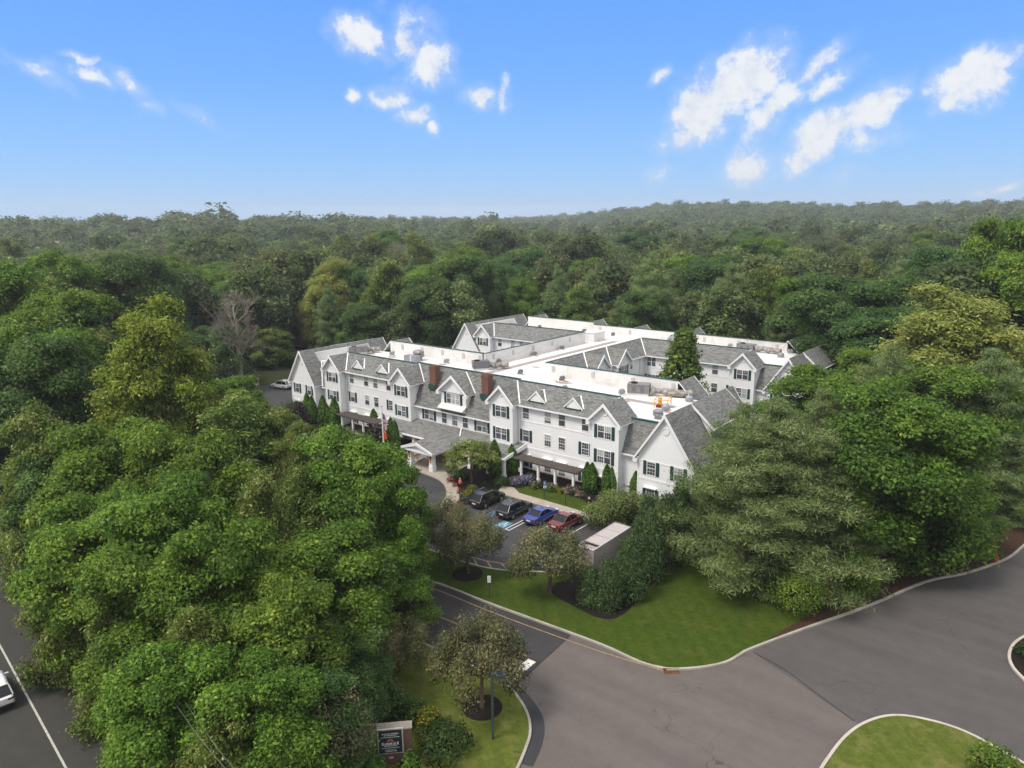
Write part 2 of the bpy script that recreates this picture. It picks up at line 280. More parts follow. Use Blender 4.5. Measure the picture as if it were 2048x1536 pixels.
def foliage(name, stops, trans=.38, hue=.03, val=.25):
    m = Mt(name, .55, .25); a = m.node('ShaderNodeAttribute', attribute_name='tint'); o = m.node('ShaderNodeObjectInfo')
    c = m.ramp(a.outputs['Fac'], stops); h = m.node('ShaderNodeHueSaturation'); m.link(c, h.inputs['Color'])
    r1 = m.node('ShaderNodeMapRange'); m.link(o.outputs['Random'], r1.inputs[0]); r1.inputs[3].default_value = .5 - hue; r1.inputs[4].default_value = .5 + hue; m.link(r1.outputs[0], h.inputs['Hue'])
    fr = m.node('ShaderNodeMath', operation='FRACT'); mu = m.node('ShaderNodeMath', operation='MULTIPLY'); mu.inputs[1].default_value = 7.31; m.link(o.outputs['Random'], mu.inputs[0]); m.link(mu.outputs[0], fr.inputs[0])
    r2 = m.node('ShaderNodeMapRange'); m.link(fr.outputs[0], r2.inputs[0]); r2.inputs[3].default_value = 1 - val; r2.inputs[4].default_value = 1 + val; m.link(r2.outputs[0], h.inputs['Value'])
    m.link(h.outputs[0], m.b.inputs['Base Color'])
    an = m.node('ShaderNodeAttribute', attribute_name='nrm'); vt = m.node('ShaderNodeVectorTransform', vector_type='NORMAL', convert_from='OBJECT', convert_to='WORLD'); m.link(an.outputs['Vector'], vt.inputs[0]); m.link(vt.outputs[0], m.b.inputs['Normal'])
    t = m.node('ShaderNodeBsdfTranslucent'); m.link(h.outputs[0], t.inputs['Color']); mx = m.node('ShaderNodeMixShader'); mx.inputs[0].default_value = trans
    m.link(m.b.outputs[0], mx.inputs[1]); m.link(t.outputs[0], mx.inputs[2]); m.link(mx.outputs[0], m.n['Material Output'].inputs['Surface']); return m.m
F = {
 'maple': foliage('bright_maple_leaves', [(0, c4(.060, .122, .015)), (.45, c4(.130, .235, .026)), (.85, c4(.225, .345, .042)), (1, c4(.33, .42, .065))], hue=.009, val=.13),
 'linden': foliage('linden_leaves_and_bracts', [(0, c4(.062, .106, .018)), (.45, c4(.135, .200, .032)), (.8, c4(.24, .30, .060)), (1, c4(.48, .47, .21))], hue=.012, val=.12),
 'lindengold': foliage('golden_linden_leaves', [(0, c4(.095, .150, .016)), (.4, c4(.205, .270, .027)), (.8, c4(.33, .375, .046)), (1, c4(.48, .47, .12))], hue=.01, val=.08),
 'sweet': foliage('glossy_sweetgum_leaves', [(0, c4(.055, .105, .018)), (.5, c4(.135, .215, .034)), (1, c4(.26, .34, .06))], hue=.005, val=.05),
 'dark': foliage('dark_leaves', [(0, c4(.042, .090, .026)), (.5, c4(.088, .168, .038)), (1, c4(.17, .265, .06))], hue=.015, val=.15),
 'crab': foliage('bronze_crabapple_leaves', [(0, c4(.075, .092, .038)), (.5, c4(.165, .182, .074)), (.8, c4(.25, .255, .115)), (1, c4(.34, .26, .13))], .3, hue=.008, val=.08),
 'pine': foliage('white_pine_needles', [(0, c4(.100, .158, .050)), (.5, c4(.205, .295, .096)), (.85, c4(.31, .40, .145)), (1, c4(.42, .42, .20))], .34, hue=.008, val=.1),
 'cedar': foliage('cedar_sprays', [(0, c4(.030, .060, .022)), (.55, c4(.072, .130, .038)), (1, c4(.155, .225, .062))], .15, hue=.01, val=.1),
 'arbor': foliage('arborvitae_sprays', [(0, c4(.045, .11, .016)), (.6, c4(.095, .20, .026)), (1, c4(.16, .29, .04))], .15, hue=.01, val=.12),
 'juniper': foliage('olive_juniper_sprays', [(0, c4(.07, .10, .026)), (.6, c4(.145, .19, .05)), (1, c4(.24, .28, .09))], .15, hue=.01, val=.1),
 'honey': foliage('pale_green_leaves', [(0, c4(.18, .22, .044)), (.5, c4(.32, .36, .075)), (1, c4(.48, .50, .15))], hue=.006, val=.05),
 'woods': foliage('woodland_leaves', [(0, c4(.064, .096, .032)), (.5, c4(.118, .165, .052)), (1, c4(.205, .245, .080))], .34, hue=.022, val=.36),
 'purple': foliage('purple_plum_leaves', [(0, c4(.018, .010, .012)), (.6, c4(.045, .020, .022)), (1, c4(.09, .045, .04))], .15, hue=.01, val=.1),
 'yellow': foliage('golden_shrub_leaves', [(0, c4(.10, .12, .012)), (.5, c4(.22, .24, .02)), (1, c4(.38, .36, .03))], hue=.01, val=.1),
 'green': foliage('green_shrub_leaves', [(0, c4(.02, .05, .012)), (.6, c4(.045, .095, .02)), (1, c4(.09, .15, .035))], hue=.02, val=.2),
 'redfl': foliage('red_bedding_flowers', [(0, c4(.03, .04, .012)), (.35, c4(.16, .02, .016)), (1, c4(.42, .03, .02))], hue=.01, val=.1),
 'pinkfl': foliage('pink_hydrangea', [(0, c4(.03, .06, .018)), (.45, c4(.09, .12, .04)), (.6, c4(.42, .24, .26)), (1, c4(.55, .42, .42))], hue=.02, val=.1),
 'violetfl': foliage('violet_hydrangea', [(0, c4(.03, .06, .018)), (.4, c4(.07, .11, .03)), (.5, c4(.28, .22, .50)), (1, c4(.52, .42, .66))], hue=.01, val=.05),
 'creamfl': foliage('cream_hydrangea', [(0, c4(.03, .06, .018)), (.5, c4(.10, .13, .04)), (.65, c4(.28, .26, .13)), (1, c4(.40, .36, .22))], hue=.01, val=.1),
 'orangefl': foliage('orange_daylilies', [(0, c4(.02, .05, .012)), (.6, c4(.06, .11, .02)), (.75, c4(.5, .22, .02)), (1, c4(.6, .32, .03))], hue=.01, val=.1),
 'blueshrub': foliage('blue_green_shrub', [(0, c4(.05, .09, .07)), (1, c4(.16, .24, .19))], hue=.01, val=.1),
}

# ------------------------------------------------------------------ mesh helpers
def cube_uv(me):
    """metre UVs: u along the face's level direction, v up its slope"""
    n = len(me.polygons); uv = me.uv_layers.new(name='UVMap')
    if not n: return
    no = np.empty(n * 3); me.polygons.foreach_get('normal', no); no = no.reshape(-1, 3)
    lt = np.empty(n, int); me.polygons.foreach_get('loop_total', lt)
    co = np.empty(len(me.vertices) * 3); me.vertices.foreach_get('co', co); co = co.reshape(-1, 3)
    vi = np.empty(len(me.loops), int); me.loops.foreach_get('vertex_index', vi)
    t = np.stack([-no[:, 1], no[:, 0], np.zeros(n)], 1); l = np.linalg.norm(t, axis=1); flat = l < .02; t[flat] = (1, 0, 0); l[flat] = 1; t /= l[:, None]
    b = np.cross(no, t); b[flat] = (0, 1, 0)
    f = np.repeat(np.arange(n), lt); p = co[vi]
    uv.data.foreach_set('uv', np.stack([(p * t[f]).sum(1), (p * b[f]).sum(1)], 1).astype(np.float32).ravel())
class MB:
    def __init__(s): s.v = []; s.f = []; s.mi = []; s.ms = []; s.T = None
    def _m(s, m):
        if m not in s.ms: s.ms.append(m)
        return s.ms.index(m)
    def poly(s, pts, m, flip=False):
        i = len(s.v)
        for p in pts: s.v.append(tuple(s.T(*p)) if s.T else tuple(p))
        k = list(range(i, i + len(pts)))
        s.f.append(k[::-1] if flip else k); s.mi.append(s._m(m))
    def prism(s, a, b, m, side=None, cap_b=None):
        """a, b: matching rings; a is the cap that looks out first"""
        n = len(a); side = side or m
        s.poly(a[::-1], m); s.poly(b, cap_b or m)
        for i in range(n):
            j = (i + 1) % n; s.poly([a[i], a[j], b[j], b[i]], side[i] if isinstance(side, (list, tuple)) else side)
    def box(s, x0, x1, y0, y1, z0, z1, m):
        s.prism([(x0, y0, z0), (x1, y0, z0), (x1, y1, z0), (x0, y1, z0)], [(x0, y0, z1), (x1, y0, z1), (x1, y1, z1), (x0, y1, z1)], m)
    def bar(s, p, q, w, h, m, up=(0, 0, 1)):
        p, q = Vector(p), Vector(q); d = (q - p).normalized(); u = Vector(up); r = d.cross(u)
        if r.length < 1e-4: u = Vector((0, 1, 0)); r = d.cross(u)
        r.normalize(); u = r.cross(d)
        R = lambda c: [tuple(c + r * a * w / 2 + u * b * h / 2) for a, b in ((-1, -1), (1, -1), (1, 1), (-1, 1))]
        A, B = R(p), R(q); s.prism(A[::-1], B[::-1], m)
    def tube(s, pts, rad, m, n=8, caps=True):
        pts = [Vector(p) for p in pts]; rings = []
        if not isinstance(rad, (list, tuple)): rad = [rad] * len(pts)
        for i, p in enumerate(pts):
            d = (pts[min(i + 1, len(pts) - 1)] - pts[max(i - 1, 0)]).normalized(); u = Vector((0, 0, 1)) if abs(d.z) < .9 else Vector((1, 0, 0))
            r = d.cross(u).normalized(); w = r.cross(d)
            rings.append([tuple(p + (r * math.cos(t) + w * math.sin(t)) * rad[i]) for t in [2 * math.pi * k / n for k in range(n)]])
        for A, B in zip(rings, rings[1:]):
            for k in range(n): s.poly([A[k], B[k], B[(k + 1) % n], A[(k + 1) % n]], m)
        if caps: s.poly(rings[0], m); s.poly(rings[-1][::-1], m)
    def lathe(s, prof, c, m, n=12):
        R = [[(c[0] + r * math.cos(2 * math.pi * k / n), c[1] + r * math.sin(2 * math.pi * k / n), c[2] + z) for k in range(n)] for r, z in prof]
        for A, B in zip(R, R[1:]):
            for k in range(n): s.poly([A[k], A[(k + 1) % n], B[(k + 1) % n], B[k]], m)
        s.poly(R[0][::-1], m); s.poly(R[-1], m)
    def build(s, name, parent=None, smooth=False, loc=None):
        me = bpy.data.meshes.new(name); me.from_pydata(s.v, [], s.f)
        for m in s.ms: me.materials.append(m)
        me.polygons.foreach_set('material_index', s.mi); cube_uv(me)
        if smooth: me.polygons.foreach_set('use_smooth', [True] * len(s.f))
        o = bpy.data.objects.new(name, me); COL.objects.link(o)
        if parent is not None: o.parent = parent
        if loc is not None: o.location = loc
        return o
def tag(o, label, cat, group=None):
    o['label'] = label; o['category'] = cat
    if group: o['group'] = group
    return o
def struct(o): o['kind'] = 'structure'; return o
def thing(name, label, cat, loc=(0, 0, 0), rz=0, group=None):
    o = bpy.data.objects.new(name, None); o.empty_display_size = .3; COL.objects.link(o); o.location = loc; o.rotation_euler = (0, 0, rz); return tag(o, label, cat, group)
def copy_tree(o, parent=None):
    c = o.copy(); COL.objects.link(c)
    if parent is not None: c.parent = parent
    for ch in list(o.children): copy_tree(ch, c)
    return c

# ------------------------------------------------------------------ ground, roads, lawns
def G(*pts): return [tuple(gp(x, y))[:2] for x, y in pts]
def smooth(pts, k=5):
    P = [Vector((p[0], p[1])) for p in pts]; o = []
    for i in range(len(P) - 1):
        a, b, c, d = P[max(i - 1, 0)], P[i], P[i + 1], P[min(i + 2, len(P) - 1)]
        for j in range(k):
            t = j / k; o.append(.5 * ((2 * b) + (c - a) * t + (2 * a - 5 * b + 4 * c - d) * t * t + (3 * b - a - 3 * c + d) * t ** 3))
    o.append(P[-1]); return [(p.x, p.y) for p in o]
def sheet(name, pts, z, m):
    b = MB(); b.poly([(x, y, z) for x, y in pts], m); o = b.build(name)
    if o.data.polygons[0].normal.z < 0: o.data.flip_normals()
    return struct(o)
def slab(name, pts, z, m):
    b = MB(); n = len(pts); b.poly([(x, y, z) for x, y in pts], m)
    for i in range(n):
        (x0, y0), (x1, y1) = pts[i], pts[(i + 1) % n]; b.poly([(x0, y0, -.03), (x1, y1, -.03), (x1, y1, z), (x0, y0, z)], m)
    return struct(b.build(name))
def ribbon(b, pts, w, z0, z1, m, side=0):
    """strip along pts; side 0 centred, 1 left of travel, -1 right"""
    P = [Vector(p) for p in pts]; L_, R_ = [], []
    for i, p in enumerate(P):
        d = (P[min(i + 1, len(P) - 1)] - P[max(i - 1, 0)]).normalized(); nrm = Vector((-d.y, d.x)); lo, hi = {0: (-.5, .5), 1: (0, 1), -1: (-1, 0)}[side]
        L_.append(p + nrm * w * hi); R_.append(p + nrm * w * lo)
    for i in range(len(P) - 1):
        a, c, d, e = R_[i], R_[i + 1], L_[i + 1], L_[i]
        b.poly([(a.x, a.y, z1), (c.x, c.y, z1), (d.x, d.y, z1), (e.x, e.y, z1)], m)
        if z1 > z0 + .02:
            b.poly([(a.x, a.y, z0), (c.x, c.y, z0), (c.x, c.y, z1), (a.x, a.y, z1)], m); b.poly([(d.x, d.y, z0), (e.x, e.y, z0), (e.x, e.y, z1), (d.x, d.y, z1)], m)
def kerb(name, pts, m='kerb', w=.2, z=.15): b = MB(); ribbon(b, pts, w, -.02, z, M[m]); return struct(b.build(name))
def lines(name, segs, w, m, z=.010):
    b = MB()
    for s_ in segs: ribbon(b, s_, w, z, z, M[m])
    return struct(b.build(name))
# terrain: level round the building, rising to low wooded hills far off; heights by bearing (photo column) and distance
AZ0 = math.atan2(CF[0], CF[1])
def hill(az, D):
    """az: bearing from the photo's middle, radians (right positive)"""
    c = np.interp(az, [-.9, -.62, -.45, -.25, -.05, .02, .12, .22, .32, .45, .58, .75], [11, 10, 12, 12, 13, 18, 30, 41, 38, 30, 29, 31])
    d0 = np.interp(az, [-.9, -.5, -.2, .05, .2, .6], [420, 450, 520, 900, 700, 520]); d1 = np.interp(az, [-.9, -.5, -.2, .05, .2, .6], [820, 900, 1000, 2300, 1650, 1500])
    t = np.clip((D - d0) / (d1 - d0), 0, 1); return c * t * t * (3 - 2 * t) + np.clip((D - 200) / 200, 0, 1) * 2.0 * np.sin(az * 23 + D * .011) * np.cos(az * 9 - D * .017)
def ground_z(x, y):
    x = np.asarray(x, float); y = np.asarray(y, float); D = np.hypot(x, y); az = np.arctan2(x, y) - AZ0
    az = (az + math.pi) % (2 * math.pi) - math.pi; return hill(az, D) * (np.abs(az) < 1.3)
def terrain():
    azs = np.linspace(-math.pi, math.pi, 145); Ds = np.concatenate([[0, 60, 120, 180], np.geomspace(240, 3600, 46)]); V_ = []; F_ = []
    for D in Ds:
        for a in azs:
            x = D * math.sin(a + AZ0); y = D * math.cos(a + AZ0); V_.append((x, y, float(ground_z(x, y)) - .06 if D > 190 else -.06))
    n = len(azs)
    for i in range(len(Ds) - 1):
        for j in range(n - 1): F_.append((i * n + j, i * n + j + 1, (i + 1) * n + j + 1, (i + 1) * n + j))
    me = bpy.data.meshes.new('ground'); me.from_pydata(V_, [], F_); me.materials.append(M['forest_floor']); me.polygons.foreach_set('use_smooth', [True] * len(F_))
    o = bpy.data.objects.new('ground', me); COL.objects.link(o); struct(o)
terrain()
sheet('driveway', [(-60, 15), (-24, 15), (-24, -60), (120, -60), (120, 140), (20, 140), (-20, 60), (-30, 46), (-60, 46)], 0, M['asphalt'])
sheet('road', [(-400, -20), (-400, 60), (-110, 30), (-43, 24), (-28, 20), (-24, 12.5), (60, 6), (60, -60)], .004, M['asphalt_road'])
sheet('road_right', G((1505, 1304), (1705, 1441), (1760, 1470), (1900, 1480), (2300, 1600)) + [(80, 50), (60, 140), (0, 100), (-12, 66), (-18, 54)], .004, M['asphalt_right'])
lane_edge = G((1148, 1268), (1042, 1360))
sheet('lane', G((1142, 1270), (1044, 1362), (1008, 1370)) + [(-31, 33), (-50, 33), (-62, 36), (-70, 48), (-64, 52), (-50, 48), (-46, 43)], .004, M['asphalt_dark'])
sheet('parking_lot', [(-52, 44), (-36, 44), (-36, 62.6), (-56, 62.6), (-62, 62.8), (-80, 62.8), (-112, 62.8), (-140, 66), (-150, 100), (-112, 100), (-112, 62), (-130, 50), (-70, 47)][:7] + [(-122, 62.8), (-122, 49), (-70, 47)], .008, M['asphalt_lot'])
sheet('back_lot', [(-122.2, 49), (-122.2, 62), (-109.5, 66), (-109.5, 90), (-128, 90), (-131, 74), (-130, 62), (-132, 49)], .012, M['asphalt_lot'])
b = MB(); ribbon(b, smooth(G((1012, 1368), (1040, 1390), (1066, 1425), (1074, 1455), (1068, 1490), (1050, 1530)), 5), 1.0, .012, .012, M['patch']); struct(b.build('driveway_patch'))
lines('driveway_seams', [smooth(G((1505, 1304), (1570, 1340), (1640, 1392), (1708, 1442)), 4), smooth(G((1139, 1273), (1090, 1318), (1040, 1362)), 4)], .07, 'seam', .012)
# lawn between lane and parking, running on under the pines
LK = smooth(G((830, 1150), (850, 1160), (900, 1177), (975, 1207), (1065, 1240), (1200, 1290), (1280, 1326), (1325, 1338), (1350, 1340), (1400, 1337), (1450, 1327), (1478, 1312), (1500, 1300), (1600, 1262), (1740, 1212), (1850, 1165), (1930, 1148), (1985, 1130), (2020, 1115), (2048, 1092), (2075, 1068)), 4)
PK = smooth(G((830, 1089), (849, 1098), (884, 1110), (922, 1124), (943, 1130), (970, 1137), (1011, 1143), (1032, 1145), (1100, 1146), (1150, 1147)), 4)
slab('lawn', [(-55.3, 43.5)] + LK + [(0, 94), (6, 120), (-26, 120), (-28, 66), (-36, 64.2), (-36.2, 52)] + PK[::-1] + [(-55.3, 45.6)], .12, M['grass'])
kerb('kerb_lane', LK); kerb('kerb_parking', PK, 'kerb', .18)
slab('leaf_mulch_bank', LK[-32:] + [(-1.0, 90), (-4, 92), (-9, 80), (-13, 70)], .135, M['mulch_red'])
# entrance lawn with the sign, and the strip of trees along the road
EK = smooth(G((690, 1232), (770, 1262), (850, 1291), (930, 1327), (1000, 1362), (1022, 1380), (1045, 1410), (1058, 1440), (1060, 1470), (1051, 1500), (1036, 1536), (1000, 1610)), 4)
slab('entrance_lawn', [(-56, 33.6), (-50, 33.4)] + EK + [(-26.5, 17.5), (-31, 15.2), (-43, 14.6), (-77, 18.6), (-120, 22.5), (-400, 37), (-400, 62), (-132, 49), (-122, 49), (-74, 47), (-66, 43)], .12, M['grass_dry'])
kerb('kerb_entrance', EK, 'kerb', .17)
IC = smooth(G((1600, 1610), (1630, 1560), (1655, 1520), (1690, 1476), (1730, 1448), (1780, 1434), (1840, 1439), (1930, 1466), (2048, 1530), (2150, 1590)), 5)
slab('island_lawn', IC + [(4, 40), (-8, 30)], .12, M['grass_dry']); kerb('kerb_island', IC, 'kerb_pale', .18)
ID = smooth(G((2120, 1252), (2080, 1262), (2045, 1277), (2026, 1292), (2018, 1312), (2024, 1334), (2045, 1358), (2090, 1400), (2150, 1450)), 5)
slab('island_bed', ID + [(14, 56), (12, 68)], .12, M['mulch']); kerb('kerb_island_bed', ID, 'kerb_pale', .2)
# sidewalks
SI = smooth([(-74.5, 61.2), (-71, 61.75), (-66.5, 61.6), (-62.8, 61.1), (-60.1, 59.6), (-58.2, 57.7), (-57.1, 56.0), (-56.3, 54.9)], 4)
SO = smooth([(-54.4, 55.0), (-55.3, 56.4), (-56.6, 58.4), (-59.4, 61.0), (-62.0, 62.9), (-63.6, 66.5)], 4)
slab('sidewalk', SI + SO + [(-63.6, 70.8), (-74.5, 70.8), (-74.8, 63.3)], .13, M['concrete'])
slab('front_walk', [(-54.0, 62.3), (-37, 62.3), (-37, 63.8), (-51.8, 63.8), (-53.6, 64.9), (-55.0, 64.2)], .13, M['concrete'])
slab('west_walk', [(-112, 62.2), (-74.4, 62.2), (-74.4, 63.4), (-98.2, 63.4), (-98.6, 69.6), (-99.4, 70.8), (-100.6, 69.4), (-100.4, 63.6), (-112, 63.6)], .13, M['concrete'])
slab('east_walk', G((1372, 1098), (1400, 1080), (1560, 1150), (1530, 1170), (1450, 1130)), .14, M['concrete'])
slab('planting_bed', [(-63.4, 70.8), (-63.4, 66.5), (-61.8, 63.1), (-59.2, 61.2), (-56.4, 58.5), (-55.1, 56.4), (-53.9, 58.0), (-53.6, 61.5), (-54.3, 64.6), (-53.3, 65.6), (-50.5, 66.6), (-47.6, 66.8), (-44, 66.6), (-41, 65.4), (-36.3, 64.6), (-31, 66), (-29, 70), (-32, 70.8)], .11, M['mulch'])
slab('front_lawn', smooth([(-53.4, 65.2), (-51.6, 63.85), (-46, 63.85), (-37.2, 63.85)], 3) + smooth([(-37.2, 64.7), (-41, 65.7), (-44, 66.9), (-47.6, 67.0), (-50.5, 66.8), (-53.0, 66.0)], 3), .124, M['grass'])
slab('west_bed', [(-98, 70.8), (-98, 66.8), (-93, 65.8), (-88, 65.6), (-82.5, 65.0), (-80.6, 63.5), (-74.9, 63.4), (-74.6, 70.8)], .115, M['mulch'])
slab('west_lawn', [(-98, 66.6), (-98, 63.5), (-81, 63.5), (-83, 65.0), (-88, 65.5), (-93, 65.7)], .124, M['grass'])
slab('side_lawn', [(-109.4, 63.7), (-100.7, 63.7), (-100.7, 69.2), (-106.4, 69.2), (-106.4, 128), (-109.4, 120)], .11, M['grass'])
# painted marks
lines('lane_lines', [smooth(G((852, 1172), (900, 1190), (975, 1221), (1065, 1255), (1200, 1303), (1330, 1343)), 4), smooth(G((850, 1223), (900, 1242), (960, 1270), (1054, 1313)), 3), smooth(G((780, 1271), (850, 1301), (930, 1338), (985, 1364)), 3)], .09, 'line_yellow', .014)
lines('stop_bar', [G((1064, 1321), (1012, 1364))], .72, 'line_white', .014)
k7 = 280 / 2048
def c7(*p): return G(*[(820 + x * k7, 1060 + y * k7) for x, y in p])
lines('hatch_lines', [c7((60, 212), (185, 148), (262, 182)), c7((250, 180), (232, 262)), c7((412, 240), (416, 325)), c7((590, 290), (588, 372)), c7((590, 290), (690, 325), (920, 400), (1110, 450), (1330, 487), (1560, 520), (1800, 533)), c7((925, 405), (990, 530)), c7((1125, 455), (1205, 575)), c7((1335, 492), (1455, 610)), c7((1800, 533), (1795, 628))], .14, 'line_yellow', .014)
lines('stall_lines', [[(-46.55, 54.9), (-46.55, 61.9)], [(-46.05, 54.9), (-46.05, 61.9)], [(-46.65, 54.9), (-45.95, 54.9)], [(-43.5, 56), (-43.5, 61.9)], [(-40.4, 56), (-40.4, 61.9)]], .11, 'line_white', .014)
lines('blue_stall_lines', [[(-50.7, 56.6), (-50.7, 61.9)], [(-49.9, 56.4), (-50.7, 58.2)], [(-50.9, 58.4), (-49.9, 59.6)], [(-54.4, 57.4), (-54.4, 61.9)]], .11, 'line_blue', .014)
sheet('blue_parking_square', [(-48.1, 54.9), (-46.85, 54.9), (-46.85, 56.55), (-48.1, 56.55)], .013, M['line_blue'])
b = MB(); w = M['line_white']                                    # the wheelchair symbol on the square
ribbon(b, [(-47.5 + .32 * math.cos(t), 55.5 + .32 * math.sin(t)) for t in np.linspace(1.9, 6.6, 14)], .09, .018, .018, w); ribbon(b, [(-47.5, 56.2), (-47.5, 55.75), (-47.2, 55.72), (-47.05, 55.35)], .1, .018, .018, w); ribbon(b, [(-47.5, 56.0), (-47.22, 56.0)], .08, .018, .018, w)
b.poly([(-47.5 + .1 * math.cos(t), 56.34 + .1 * math.sin(t), .018) for t in np.linspace(0, 6.28, 10)[:-1]], w); struct(b.build('wheelchair_symbol'))
RD = [(-24, 10.35), (-45.1, 11.75), (-63.6, 13.6), (-110, 17.6), (-400, 32)]
lines('road_edge_line', [RD], .13, 'line_road', .016)
def disc(x, y, r, n=22, sq=1.0): return [(x + r * math.cos(2 * math.pi * k / n), y + sq * r * math.sin(2 * math.pi * k / n)) for k in range(n)]
p1 = gp(935, 1150); p2 = gp(965, 1418); p0 = gp(838, 1126)
for p, r in ((p1, 1.45), (p2, 1.35), (p0, 1.2)): slab('mulch_ring', disc(p.x, p.y, r), .145, M['mulch'])
slab('mulch_bed', smooth(G((1372, 1090), (1330, 1140), (1290, 1185), (1262, 1218), (1228, 1240), (1190, 1236), (1150, 1216), (1108, 1192), (1108, 1172), (1150, 1155), (1200, 1120), (1300, 1060), (1372, 1090)), 4)[:-1], .135, M['mulch'])

# ------------------------------------------------------------------ the building
BLD = thing('care_home', 'large white clapboard H-shaped building with grey shingle gables, green shutters and flat white roof', 'building', (-69, 78, 0))
BO = Vector((-69, 78, 0))
def part(mb, name, parent=BLD):
    o = mb.build(name); o.parent = parent
    if parent is BLD: o.matrix_parent_inverse = Matrix.Translation(-BO)
    return o
ZE, ZR, ZF = 8.9, 11.36, 9.2
SH, SD, WH, ME, GM = M['shingle'], M['siding'], M['white'], M['membrane'], M['green_metal']
def frameT(ox, oy, dirn):
    """local x to the right when facing the wall, y into the wall; dirn: the way the wall looks ('-y', '+y', '+x', '-x')"""
    if dirn == '-y': return lambda x, y, z: (ox + x, oy + y, z)
    if dirn == '+y': return lambda x, y, z: (ox - x, oy - y, z)
    if dirn == '+x': return lambda x, y, z: (ox - y, oy + x, z)
    return lambda x, y, z: (ox + y, oy - x, z)
rw = random.Random(5)
def window(T, x, z, w, h, panes=1, shutters=True, hood=False, one=None):
    """sash window: frame with panes and shutters as sub-parts; x centre, z sill"""
    b = MB(); b.T = T; f = .07; W2 = w / 2
    b.box(x - W2 - f, x + W2 + f, -.05, .02, z - .09, z, WH); b.box(x - W2 - f, x + W2 + f, -.05, .02, z + h, z + h + .07, WH)
    b.box(x - W2 - f, x - W2, -.05, .02, z, z + h, WH); b.box(x + W2, x + W2 + f, -.05, .02, z, z + h, WH)
    pw = w / panes
    for k in range(1, panes): b.box(x - W2 + k * pw - .05, x - W2 + k * pw + .05, -.048, .02, z, z + h, WH)
    b.box(x - W2, x + W2, -.04, .02, z + h * .49, z + h * .49 + .06, WH)
    for k in range(panes):
        a = x - W2 + k * pw; n = 3
        for q in range(1, n): b.box(a + pw * q / n - .009, a + pw * q / n + .009, -.026, .0, z + h * .54, z + h, WH)
        b.box(a, a + pw, -.026, 0, z + h * .765 - .009, z + h * .765 + .009, WH)
        if rw.random() < .2:
            for q in range(1, n): b.box(a + pw * q / n - .01, a + pw * q / n + .01, -.024, .0, z, z + h * .49, WH)
            b.box(a, a + pw, -.024, 0, z + h * .24 - .01, z + h * .24 + .01, WH)
    if hood:
        b.box(x - W2 - .3, x + W2 + .3, -.32, .0, z + h + .2, z + h + .3, WH); b.box(x - W2 - .2, x + W2 + .2, -.12, .0, z + h + .08, z + h + .2, WH)
    wo = part(b, 'window')
    g = MB(); g.T = T
    for k in range(panes):
        a = x - W2 + k * pw; r = rw.random(); bl = .52 if r < .30 else (.82 if r < .4 else (1.0 if r < .46 else 0)); zb = z + h * (1 - bl)
        if bl < 1: g.poly([(a, -.012, z), (a + pw, -.012, z), (a + pw, -.012, zb), (a, -.012, zb)], M['glass'])
        if bl: g.poly([(a, -.012, zb), (a + pw, -.012, zb), (a + pw, -.012, z + h), (a, -.012, z + h)], M['blind'])
    po = g.build('pane'); po.parent = wo
    if shutters:
        for sgn in ((-1, 1) if one is None else (one,)):
            s = MB(); s.T = T; c = x + sgn * (W2 + f + .03 + .21); s.box(c - .2, c + .2, -.055, .0, z - .04, z + h + .05, M['shutter'])
            for q in (0, 1): s.box(c - .14, c + .14, -.07, -.05, z + .06 + q * h * .5, z + h * .45 + q * h * .5, M['shutter'])
            so = s.build('shutter'); so.parent = wo
    return wo
def medallion(T, z, r=.42):
    b = MB(); b.T = T; n = 20
    for (ra, rb, d) in ((r, r * .62, -.07), (r * .62, 0.02, -.03)):
        for k in range(n):
            t0, t1 = 2 * math.pi * k / n, 2 * math.pi * (k + 1) / n; q = lambda R_, t, y: (R_ * math.cos(t), y, z + R_ * math.sin(t))
            b.poly([q(ra, t0, d), q(ra, t1, d), q(rb, t1, d), q(rb, t0, d)], WH); b.poly([q(ra, t0, d), q(ra, t0, .0), q(ra, t1, .0), q(ra, t1, d)], WH)
    part(b, 'medallion')
def gable_roof(T, half, ze, zr, y0, y1, rake=True, th=.14, y1l=None, y1r=None, wall=None, back=False, only=0):
    """ridge along local y from y0 (front) to y1; slopes as slabs; white rakes; wall: half width of the gable wall at y=0"""
    b = MB(); b.T = T
    for s_, ye in ((-1, y1l), (1, y1r)):
        if only and s_ != only: continue
        ye = y1 if ye is None else ye
        sl = (zr - ze) / half; e = s_ * half
        A = [(0, y0, zr), (e, y0, ze), (e, ye, ze), (0, y1, zr)]
        B_ = [(0, y0, zr - th * 1.4), (e, y0, ze - th), (e, ye, ze - th), (0, y1, zr - th * 1.4)]
        if s_ > 0: A, B_ = A[::-1], B_[::-1]
        b.poly(A, SH); b.poly(B_[::-1], WH)
        for i in range(4): j = (i + 1) % 4; b.poly([A[i], B_[i], B_[j], A[j]], WH)
    part(b, 'shingle_roof')
    if rake:
        for yy, rev in (((y0, 0),) if not back else ((y0, 0), (y1, 1))):
            for s_ in (-1, 1):
                r = MB(); r.T = T; e = s_ * (half + .02); d0, d1 = ((-.05, .06) if not rev else (-.06, .05)); D_ = .30 if half > 1.5 else .13
                P_ = [(0, zr + .03), (e, ze + .03), (e, ze - D_), (0, zr - D_ * 1.35)]
                if s_ < 0: P_ = P_[::-1]
                r.prism([(x, yy + d1, z) for x, z in P_][::-1], [(x, yy + d0, z) for x, z in P_][::-1], WH)
                if wall and not rev:                     # the boxed return at the foot of the rake
                    x0, x1 = sorted((s_ * (wall - .02), s_ * (half + .03))); r.box(x0, x1, yy - .04, .0, ze - .42, ze - .02, WH)
                part(r, 'rake_trim')
